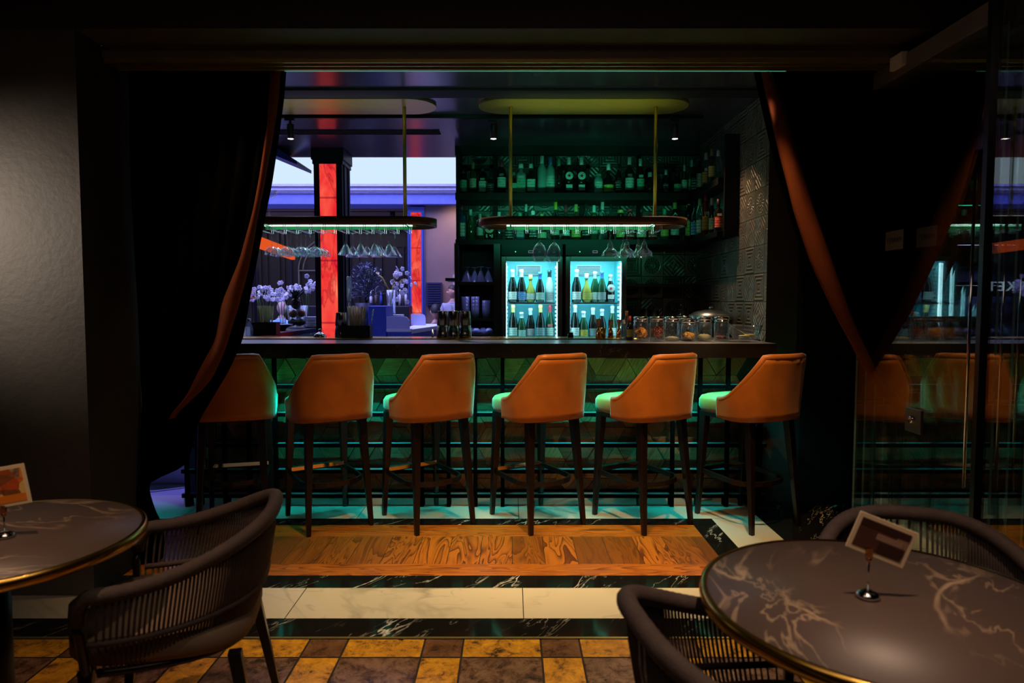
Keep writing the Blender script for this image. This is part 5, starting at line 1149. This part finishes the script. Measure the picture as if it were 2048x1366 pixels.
def hang(kind, spots, label, group, cat='glass', name=None):
    o = stem_glass(kind); o.name = name or kind + '_glass'
    for i, (u, Y) in enumerate(spots):
        c = o if i == 0 else o.copy()
        if i: COL.objects.link(c)
        c.location = ((u - 1024)/1365*Y*.995, Y, 1.878); tag(c, label(i), cat, group)
YR = [4.885, 4.995, 5.105]; rowsn = ['front', 'middle', 'rear']
sp = []; lb = []
for ci, u in enumerate((545, 575, 603, 630)):
    for r_ in range(3): sp.append((1024 - (1024 - u)*YR[0]/YR[0] + (1024 - u)*(1 - YR[0]/YR[r_])*0, YR[r_])); lb.append(f'coupe glass hanging in the {rowsn[r_]} row, {ORD[ci]} from the curtain')
sp = [((s[0] - 1024)*YR[0]/s[1] + 1024, s[1]) for s in sp]
hang('coupe', sp, lambda i: lb[i], 'coupe glasses on the left rack', name='coupe_glass')
sp = []; lb2 = []
for ci, u in enumerate((692, 722, 750, 779)):
    for r_ in (0, 2) if ci != 2 else (0, 1, 2): sp.append(((u - 1024)*YR[0]/YR[r_] + 1024, YR[r_])); lb2.append(f'martini glass hanging in the {rowsn[r_]} row, {ORD[ci]} from the red column')
hang('martini', sp, lambda i: lb2[i], 'martini glasses on the left rack', name='martini_glass')
hang('wine', [(1079, 4.90), (1108, 4.92)], lambda i: 'large wine glass hanging upside down, %s of the pair' % ('left', 'right')[i], 'wine glasses on the right rack', name='wine_glass')
sp = [(1220, 4.885), (1253, 4.885), (1246, 5.06), (1288, 4.885), (1276, 5.06)]
lb3 = ['leftmost margarita glass hanging from the right rack', 'middle margarita glass of the front row on the right rack', 'middle margarita glass of the rear row on the right rack', 'rightmost margarita glass of the front row on the right rack', 'rear margarita glass behind the rightmost one on the right rack']
hang('margarita', sp, lambda i: lb3[i], 'margarita glasses on the right rack', name='margarita_glass')
o = stem_glass('coupe'); o.name = 'coupe_glass'; o.location = (at(546, 430, 4.9).x, 4.83, 1.9615 + .0); o.rotation_euler = (PI, 0, 0); tag(o, 'single coupe glass standing on top of the left rack by the curtain', 'glass')

# ================================================================ things on the bar
ZB = CT + .0085
def shaker(u, top, label, Y=4.82, base=None, g='metal shakers on the bar'):
    x = at(u, 660, Y).x; h = at(u, top, Y).z - ZB; t = thing('shaker_tin', label, 'shaker', (x, Y, ZB), 0, g)
    bm = B(); lathe(bm, [(0, 0), (.040, 0), (.0405, .003), (.043, h*.5), (.044, h*.505), (.043, h*.51), (0, h*.51)], 40); 
    bm.free(); bm = B(); lathe(bm, [(0, 0), (.047, 0), (.0475, .004), (.041, h*.52), (0, h*.52)], 40); obj('lower_tin', bm, M['tin'], t)
    bm = B(); lathe(bm, [(0, h*.47), (.0425, h*.47), (.0432, h*.475), (.0365, h - .003), (.0355, h), (0, h - .002)], 40); obj('upper_tin', bm, M['tin'], t)
for u, l in ((886, 'left of the three metal shaker stacks, in front of the white counter'), (907, 'middle one of the three metal shaker stacks'), (930, 'right of the three metal shaker stacks, by the glass cupboard')): shaker(u, 622, l, 4.80 if u != 907 else 4.74)
shaker(683, 625, 'single metal shaker stack left of the black straw holder', 4.84)
M['straw'] = pm('paper_straw', (.55, .42, .28), .7, var=.35, nscale=60)
M['strawpale'] = pm('pale_straw', (.80, .68, .48), .7, var=.25, nscale=60)
def caddy(name, label, x, Y, z, w_, h_, top, sw, mat, n, seed):
    rr = random.Random(seed); t = thing(name, label, 'straw holder', (x, Y, z))
    bm = B(); a = .05
    box(bm, -w_/2, w_/2, -a, -a + .004, 0, h_); box(bm, -w_/2, w_/2, a - .004, a, 0, h_); box(bm, -w_/2, -w_/2 + .004, -a, a, 0, h_); box(bm, w_/2 - .004, w_/2, -a, a, 0, h_); box(bm, -w_/2, w_/2, -a, a, 0, .004); box(bm, w_*.2, w_*.2 + .003, -a, a, 0, h_)
    obj('box', bm, M['black'], t)
    for k in range(n):
        bx, by = rr.uniform(-sw/2, sw/2)*.62, rr.uniform(-.03, .03); tx, ty = bx*1.5 + rr.gauss(0, .004), by*1.5
        bm = B(); tube(bm, [(bx, by, .006), (tx, ty, top - rr.uniform(0, .012))], .003, 6); obj('straw', bm, mat, t, smooth=True)
    return t
c = at(714, 676, 4.80); c1 = caddy('straw_holder', 'black box of brown drinking straws between shaker and blue cabinet', c.x, 4.80, ZB, .20, .085, at(714, 612, 4.8).z - ZB, .13, M['straw'], 60, 4)
bm = B(); tube(bm, [(.085, .02, .02), (.115, .03, .20)], .003, 6); tube(bm, [(.088, .03, .02), (.105, .035, .19)], .003, 6); obj('tongs', bm, M['chrome'], c1)
c = at(531, 668, 5.35); caddy('straw_holder', 'black box of pale drinking straws on the side counter', c.x, 5.35, CT + .0005, .20, .10, at(531, 611, 5.35).z - CT, .12, M['strawpale'], 60, 9)
x = at(513, 668, 5.2).x
# slim glass bottle, white pourer
t = thing('water_bottle', 'small clear glass bottle beside the pale straws at the curtain', 'bottle', (at(499, 668, 5.2).x, 5.2, CT)); h = at(499, 638, 5.2).z - CT
bm = B(); lathe(bm, [(0, 0), (.026, 0), (.028, .004), (.028, h*.55), (.012, h*.75), (.012, h*.93), (.016, h*.94), (.016, h), (0, h)], 20); obj('body', bm, G_['clear'], t)
bm = B(); lathe(bm, [(.0165, h*.9), (.0165, h + .003), (0, h + .003)], 16); obj('cap', bm, M['chrome'], t)
t = thing('beer_tap_tube', 'tall slim glass tube with a white tip right of the near column', 'dispenser', (at(704, 668, 5.0).x, 4.93, ZB)); h = at(704, 553, 4.93).z - ZB
bm = B(); lathe(bm, [(0, 0), (.03, 0), (.03, .006), (.006, .012), (.006, h*.6), (0, h*.6)], 20); obj('stand', bm, M['chrome'], t)
bm = B(); lathe(bm, [(0, h*.6), (.012, h*.6), (.017, h*.65), (.017, h*.98), (.010, h), (0, h)], 18); obj('tube', bm, G_['clear'], t)
bm = B(); lathe(bm, [(0, h*.60), (.010, h*.58), (.011, h*.62), (.003, h*.80), (0, h*.80)], 16); obj('tip', bm, M['white'], t)
# fruit vase with pineapple
Yv = 6.9; c = at(595, 657, Yv); z0 = CT; rt = 22/1365*Yv; t = thing('fruit_vase', 'large flared glass vase on the side counter holding citrus fruit', 'vase', (c.x, Yv, z0)); h = at(595, 611, Yv).z - z0
bm = B(); lathe(bm, [(0, 0), (rt*.68, 0), (rt*.72, .006), (rt, h), (rt*.97, h), (rt*.70, .012), (0, .012)], 32); obj('glass', bm, M['pane'], t)
def fruit(name, label, dx, dy, z, r, sx, sz, col, grp='fruit in the glass vase'):
    m = M.setdefault('fr_' + name, pm(name + '_skin', col, .45, nscale=14, bstr=.2)); bm = B(); ball(bm, (0, 0, 0), r, sx, 1, sz, 18); lathe(bm, [(.006, r*sz*.97), (.004, r*sz*1.06), (0, r*sz*1.06)], 8)
    tag(obj(name, bm, m, loc=(c.x + dx, Yv + dy, z0 + z), smooth=True), label, 'fruit', grp)
fruit('lime', 'dark green lime at the bottom left of the fruit vase', -.045, -.01, .055, .042, 1.1, .9, (.03, .07, .01))
fruit('mango', 'green mango lying at the bottom right of the fruit vase', .03, .0, .055, .042, 1.3, .9, (.16, .20, .03))
fruit('orange', 'orange in the left half of the fruit vase', -.040, -.01, .14, .041, 1, 1, (.75, .30, .03))
fruit('grapefruit', 'pink grapefruit in the right half of the fruit vase', .042, .01, .145, .040, 1, 1, (.70, .22, .06))
t = thing('pineapple', 'dark pineapple with spiky crown standing up out of the fruit vase', 'fruit', (c.x - .01, Yv, z0 + .185)); hp = at(595, 570, Yv).z - z0 - .185
def pinemat():
    m, nt, bs = new('pineapple_skin'); vo = nd(nt, 'TexVoronoi', {'Vector': coords(nt), 'Scale': 45.}).outputs['Distance']; nt.links.new(ramp(nt, vo, [(0, (.25, .12, .03)), (.5, (.08, .03, .015)), (.8, (.015, .01, .005))]), bs.inputs['Base Color']); bump(nt, bs, vo, 1, .01); return m
M['pine'] = pinemat(); bm = B(); ball(bm, (0, 0, hp*.24), hp*.24, .86, .86, 1.0, 20); obj('body', bm, M['pine'], t, smooth=True)
bm = B(); rr = random.Random(2)
for k in range(42):
    a = k*2.4; tl = k/42; d = Vector((math.cos(a), math.sin(a), 0)); l = hp*(.20 + .30*(1 - tl)); p0 = Vector((0, 0, hp*(.42 + .14*tl))) + d*.012; out = .75*(1 - tl) + .1
    p1 = p0 + d*l*out*.5 + Vector((0, 0, l*.5)); p2 = p0 + d*l*out + Vector((0, 0, l*(1 - .2*out))); s_ = d.cross(Vector((0, 0, 1)))*.011
    bm.faces.new([bm.verts.new(v) for v in (p0 - s_, p1 - s_*.8, p2, p1 + s_*.8, p0 + s_)])
o = obj('crown', bm, M['leaf'], t); s_ = o.modifiers.new('solid', 'SOLIDIFY'); s_.thickness = .002
# plates, dark bowl, cloche
for k in range(8):
    bm = B(); lathe(bm, [(0, 0), (.05, 0), (.085, .010), (.085, .013), (.05, .004), (0, .004)], 28); tag(obj('plate', bm, M['lavender'], loc=(at(624, 655, 7.0).x, 7.0, CT + .0135*k)), f'pale plate in the stack right of the fruit vase, {ORD[k]} from the bottom', 'plate', 'stack of plates on the side counter')
bm = B(); lathe(bm, [(0, 0), (.04, 0), (.05, .02), (.105, .05), (.105, .056), (.045, .028), (0, .02)], 28); tag(obj('serving_bowl', bm, M['black'], loc=(at(562, 660, 6.2).x, 6.2, CT)), 'wide shallow black bowl left of the fruit vase', 'bowl')
t = thing('cloche', 'small shiny dome with a ring handle at the foot of the near column', 'cloche', (at(640, 672, 4.86).x, 4.86, ZB))
bm = B(); lathe(bm, [(.046, 0), (.044, .008), (.034, .022), (.015, .032), (0, .034)], 28); obj('dome', bm, M['chrome'], t)
bm = B(); tube(bm, [(.012*math.cos(a), 0, .045 + .012*math.sin(a)) for a in (2*PI*k/14 for k in range(14))], .0025, 6, closed=True); obj('handle', bm, M['chrome'], t)
# jiggers
def jigger(u, top, label, Y=4.80, flip=1):
    h = at(u, top, Y).z - ZB; t = thing('jigger', label, 'jigger', (at(u, 660, Y).x, Y, ZB), 0, 'copper jiggers on the bar')
    bm = B(); lathe(bm, [(0, .0), (.021, 0), (.0215, .002), (.017, h*.35), (.010, h*.53), (0, h*.53)], 24); obj('lower_cup', bm, M['copper'], t)
    bm = B(); lathe(bm, [(0, h*.5), (.009, h*.5), (.0105, h*.6), (.017, h*.95), (.018, h), (.0165, h), (.009, h*.62), (0, h*.6)], 24); obj('upper_cup', bm, M['copper'], t)
jigger(1197, 638, 'tall slim copper jigger, leftmost of the jiggers'); jigger(1221, 640, 'middle copper jigger in front of the right fridge'); jigger(1238, 639, 'copper jigger next to the sauce bottles')
bm = B(); h = at(1206, 656, 4.76).z - ZB; lathe(bm, [(0, 0), (.018, 0), (.022, h), (.020, h), (.016, .004), (0, .004)], 24); tag(obj('measuring_cup', bm, M['brass'], loc=(at(1206, 660, 4.76).x, 4.76, ZB)), 'short brass cup between the two left jiggers', 'cup')
bm = B(); box(bm, -.02, .02, -.015, .015, 0, .02); box(bm, -.012, .018, -.01, .01, .02, .034); tube(bm, [(-.01, 0, .03), (-.012, 0, .05)], .005, 8); tag(obj('bottle_pourer', bm, M['black'], loc=(at(1141, 676, 4.85).x, 4.85, ZB), bevel=.003), 'small black pourer lying on the brass ledge before the right fridge', 'pourer')
def sauce(u, top, g, lab, cap, label, Y, r): h = at(u, top, Y).z - CT; bottle((at(u, 670, Y).x, Y, CT if Y < 4.66 else ZB), h, r, 'wine', g, lab, cap, label, 'sauce bottles by the jars')
sauce(1253, 624, 'amber', None, 'orange', 'slim amber sauce bottle with orange cap behind the first jar', 4.83, .022)
sauce(1259, 632, 'dark', 'yellow', 'red', 'small dark sauce bottle with red cap and yellow label', 4.60, .024)
sauce(1247, 640, 'clear', None, 'silver', 'small clear bottle between jiggers and sauce bottles', 4.63, .022)
# storage jars
def jar(u, top, Y, label, kind, seed):
    rr = random.Random(seed); z = CT; h = at(u, top, Y).z - z; R_ = .050; t = thing('storage_jar', label, 'jar', (at(u, 660, Y).x, Y, z), 0, 'glass storage jars on the bar')
    bm = B(); lathe(bm, [(0, 0), (R_*.94, 0), (R_, .006), (R_, h*.70), (R_*.88, h*.77), (R_*.86, h*.84), (R_*.83, h*.84), (R_*.85, h*.77), (R_*.965, h*.69), (R_*.965, .010), (0, .008)], 32); obj('glass', bm, M['glass'], t)
    bm = B(); lathe(bm, [(R_*.90, h*.78), (R_*.95, h*.785), (R_*.95, h*.83), (R_*.90, h*.84), (R_*.90, h*.87), (R_*.97, h*.875), (R_*.97, h*.97), (R_*.90, h), (0, h)], 32); o = obj('lid', bm, M['chrome'], t)
    bm = B(); tube(bm, [(R_*.98*math.cos(a), R_*.98*math.sin(a), h*.80) for a in (2*PI*k/24 for k in range(24))], .0022, 6, closed=True); tube(bm, [(R_*.98, 0, h*.80), (R_*1.12, 0, h*.88), (R_*.95, 0, h*.93)], .002, 6); obj('wire_clasp', bm, M['chrome'], t)
    cols = {'orange': (.80, .26, .03), 'dark': (.30, .05, .02), 'sugar': (.72, .58, .34), 'peel': (.85, .34, .04), 'beige': (.60, .46, .20), 'berry': (.25, .04, .02)}
    m = M.setdefault('cont_' + kind, pm(kind + '_contents', cols[kind], .6, nscale=60, var=.4)); bm = B()
    if kind in ('sugar', 'beige'):
        top_ = h*(.16 if kind == 'sugar' else .26); lathe(bm, [(0, .011), (R_*.93, .011), (R_*.93, top_*.8), (R_*.5, top_*1.1), (R_*.2, top_*.9), (0, top_*1.25)], 28)
    else:
        n = {'orange': 44, 'dark': 110, 'peel': 56, 'berry': 70}[kind]; mh = {'orange': .56, 'dark': .66, 'peel': .42, 'berry': .20}[kind]*h
        for k in range(n):
            a = rr.uniform(0, 6.28); r = R_*.68*math.sqrt(rr.random()); z_ = .018 + (mh - .018)*rr.random()*(1 - .3*r/R_); rot = Matrix.Rotation(rr.uniform(0, 3), 3, 'Z') @ Matrix.Rotation(rr.uniform(0, 3), 3, 'X')
            if kind == 'orange': ball(bm, (r*math.cos(a), r*math.sin(a), z_), .018, 1, 1, .16, 10, rot)
            elif kind == 'peel': ball(bm, (r*math.cos(a), r*math.sin(a), z_), .016, 1, .6, .2, 8, rot)
            elif kind == 'dark': p0 = Vector((r*math.cos(a), r*math.sin(a), z_)); d = rot @ Vector((0, 0, .02)); p1 = p0 + d; q_ = math.hypot(p1.x, p1.y); p1 *= 1 if q_ < R_*.9 else R_*.9/q_; p1.z = max(.014, p1.z); tube(bm, [p0, (p0 + p1)/2 + Vector((.004, 0, 0)), p1], .0035, 5)
            else: ball(bm, (r*math.cos(a), r*math.sin(a), z_), .007, 1, 1, .8, 7)
    obj('contents', bm, m, t, smooth=True)
jar(1282, 633, 4.50, 'storage jar of dried orange slices, first jar from the left', 'orange', 1)
jar(1314, 633, 4.50, 'storage jar of dark red dried flowers, second from the left', 'dark', 2)
jar(1344, 633, 4.52, 'storage jar with a low layer of white sugar', 'sugar', 3)
jar(1369, 632, 4.64, 'storage jar standing behind the low orange-peel jar', 'berry', 4)
jar(1377, 640, 4.50, 'lower storage jar of orange peel, in front of another jar', 'peel', 5)
jar(1408, 634, 4.50, 'storage jar of beige grains, second jar from the right', 'beige', 6)
jar(1443, 633, 4.52, 'storage jar with dark berries at its bottom, nearest the glass bowl', 'berry', 7)
t = thing('glass_bowl', 'big clear glass bowl with a little yellow fruit and a ladle at the right end', 'bowl', (at(1489, 680, 4.44).x, 4.44, CT)); rb = 34/1365*4.44; h = at(1489, 650, 4.44).z - CT
bm = B(); lathe(bm, [(0, 0), (rb*.34, 0), (rb*.30, .008), (rb*.55, .016), (rb*.88, h*.5), (rb, h), (rb*.97, h), (rb*.84, h*.52), (rb*.52, .024), (0, .018)], 40); obj('bowl', bm, M['glass'], t)
bm = B(); ball(bm, (-.01, -.02, .038), .028, 1.4, 1, .25, 12); ball(bm, (.03, .0, .044), .024, 1.5, 1, .25, 12); M['lemon'] = pm('lemon_slice', (.85, .60, .04), .4); obj('citrus_slices', bm, M['lemon'], t, smooth=True)
bm = B(); tube(bm, [(.02, 0, .04), (-.05, .01, .085), (-.10, .02, .12), (-.11, .02, .135)], .0035, 8); ball(bm, (.02, 0, .042), .018, 1, 1, .5, 12); obj('ladle', bm, M['chrome'], t, smooth=True)
# lidded pan and small things on the back cabinet
t = thing('covered_pan', 'wide dark pan with a shallow domed lid behind the jars', 'pan', (at(1421, 640, 5.2).x, 5.2, .971)); z = at(1421, 616, 5.2).z - .971; R_ = 43/1365*5.2
bm = B(); lathe(bm, [(0, 0), (R_*.92, 0), (R_*.98, .02), (R_, z - .09), (0, z - .09)], 48); obj('pan', bm, M['blackmetal'], t)
bm = B(); lathe(bm, [(R_*1.03, z - .09), (R_*1.04, z - .08), (R_*.98, z - .055), (R_*.7, z - .028), (R_*.3, z - .014), (0, z - .012)], 48); o = obj('lid', bm, M['steel'], t); bm = B(); lathe(bm, [(.008, z - .014), (.008, z - .004), (.018, z), (.012, z + .01), (0, z + .012)], 18); obj('knob', bm, M['chrome'], o)
for i, (u, tv) in enumerate(((1292, 618), (1309, 620))):
    bm = B(); zz = at(u, tv, 6.0).z - .971; lathe(bm, [(0, 0), (.035, 0), (.037, zz), (.034, zz), (.032, .01), (0, .01)], 20); tag(obj('jug', bm, M['steel'], loc=(at(u, 640, 6.0).x, 6.0, .971)), 'steel jug behind the jars, %s one' % ('left', 'right')[i], 'jug', 'steel jugs behind the jars')
t = thing('bell_jar', 'clear bell jar with a knob left of the covered pan', 'bell jar', (at(1361, 640, 6.0).x, 6.0, .971)); zz = at(1361, 608, 6.0).z - .971
bm = B(); lathe(bm, [(.055, 0), (.055, zz - .07), (.04, zz - .035), (0, zz - .02), (0, zz - .023), (.038, zz - .038), (.052, zz - .072), (.052, 0)], 28); obj('dome', bm, M['pane'], t)
bm = B(); ball(bm, (0, 0, zz - .008), .012); obj('knob', bm, M['chrome'], t, smooth=True)
# candle on the hall counter
t = thing('candle', 'small lit candle in front of the white counter end', 'candle', (at(866, 672, 4.9).x, 4.88, ZB)); M['flame'] = em('candle_flame', (1, .62, .25), 5)
bm = B(); lathe(bm, [(0, 0), (.008, 0), (.007, .035), (0, .036)], 14); obj('wax', bm, M['white'], t)
bm = B(); lathe(bm, [(0, .036), (.003, .042), (.0022, .05), (0, .056)], 10); obj('flame', bm, M['flame'], t)
# ---------------------------------------------------------------- glasses in the cupboard
M['glassblue'] = glassmat('pale_blue_glass', (.75, .8, 1))
def tumbler(): bm = B(); lathe(bm, [(0, 0), (.029, 0), (.031, .004), (.037, .088), (.0352, .088), (.029, .012), (0, .010)], 24); o = obj('tumbler', bm, M['lavglass']); return o
M['lavglass'] = gl('lavender_glass', (.42, .46, .85), .12, .45)
proto = tumbler(); first = True
for ci, x in enumerate((-.405, -.32, -.225)):
    for r_ in range(4 if ci < 2 else 3):
        o = proto if first else proto.copy()
        if not first: COL.objects.link(o)
        first = False; o.location = (x, 5.94, 1.2255 + r_*.032 + (.088 if 0 else 0))
        tag(o, f"tumbler in the {('left', 'middle', 'right')[ci]} stack of the cupboard, {ORD[r_]} up", 'glass', 'stacked tumblers in the cupboard')
def cone(): bm = B(); lathe(bm, [(.052, 0), (.050, .002), (.012, .095), (.006, .10), (.006, .125), (.03, .130), (.03, .133), (0, .133)], 8 + 16); return obj('upturned_glass', bm, M['lavglass'])
proto = cone(); k = 0
for x, y in ((-.40, 5.94), (-.28, 5.94), (-.34, 6.06), (-.22, 6.06), (-.415, 6.07)):
    o = proto if k == 0 else proto.copy()
    if k: COL.objects.link(o)
    o.location = (x + .01, y, 1.5355); tag(o, ['front left', 'front right', 'rear middle', 'rear right', 'rear left'][k] + ' upturned cocktail glass on the top cupboard shelf', 'glass', 'upturned glasses in the cupboard'); k += 1
proto = None
for k in range(5):
    if proto is None: bm = B(); lathe(bm, [(.038, 0), (.036, .03), (.02, .05), (0, .052)], 20); proto = o = obj('small_bowl', bm, M['lavglass'])
    else: o = proto.copy(); COL.objects.link(o)
    o.location = (-.42 + .055*k, 5.93 + .09*(k % 2), 1.0855); tag(o, f'small upturned glass bowl on the lowest cupboard shelf, {ORD[k]} from the left', 'bowl', 'small bowls in the cupboard')
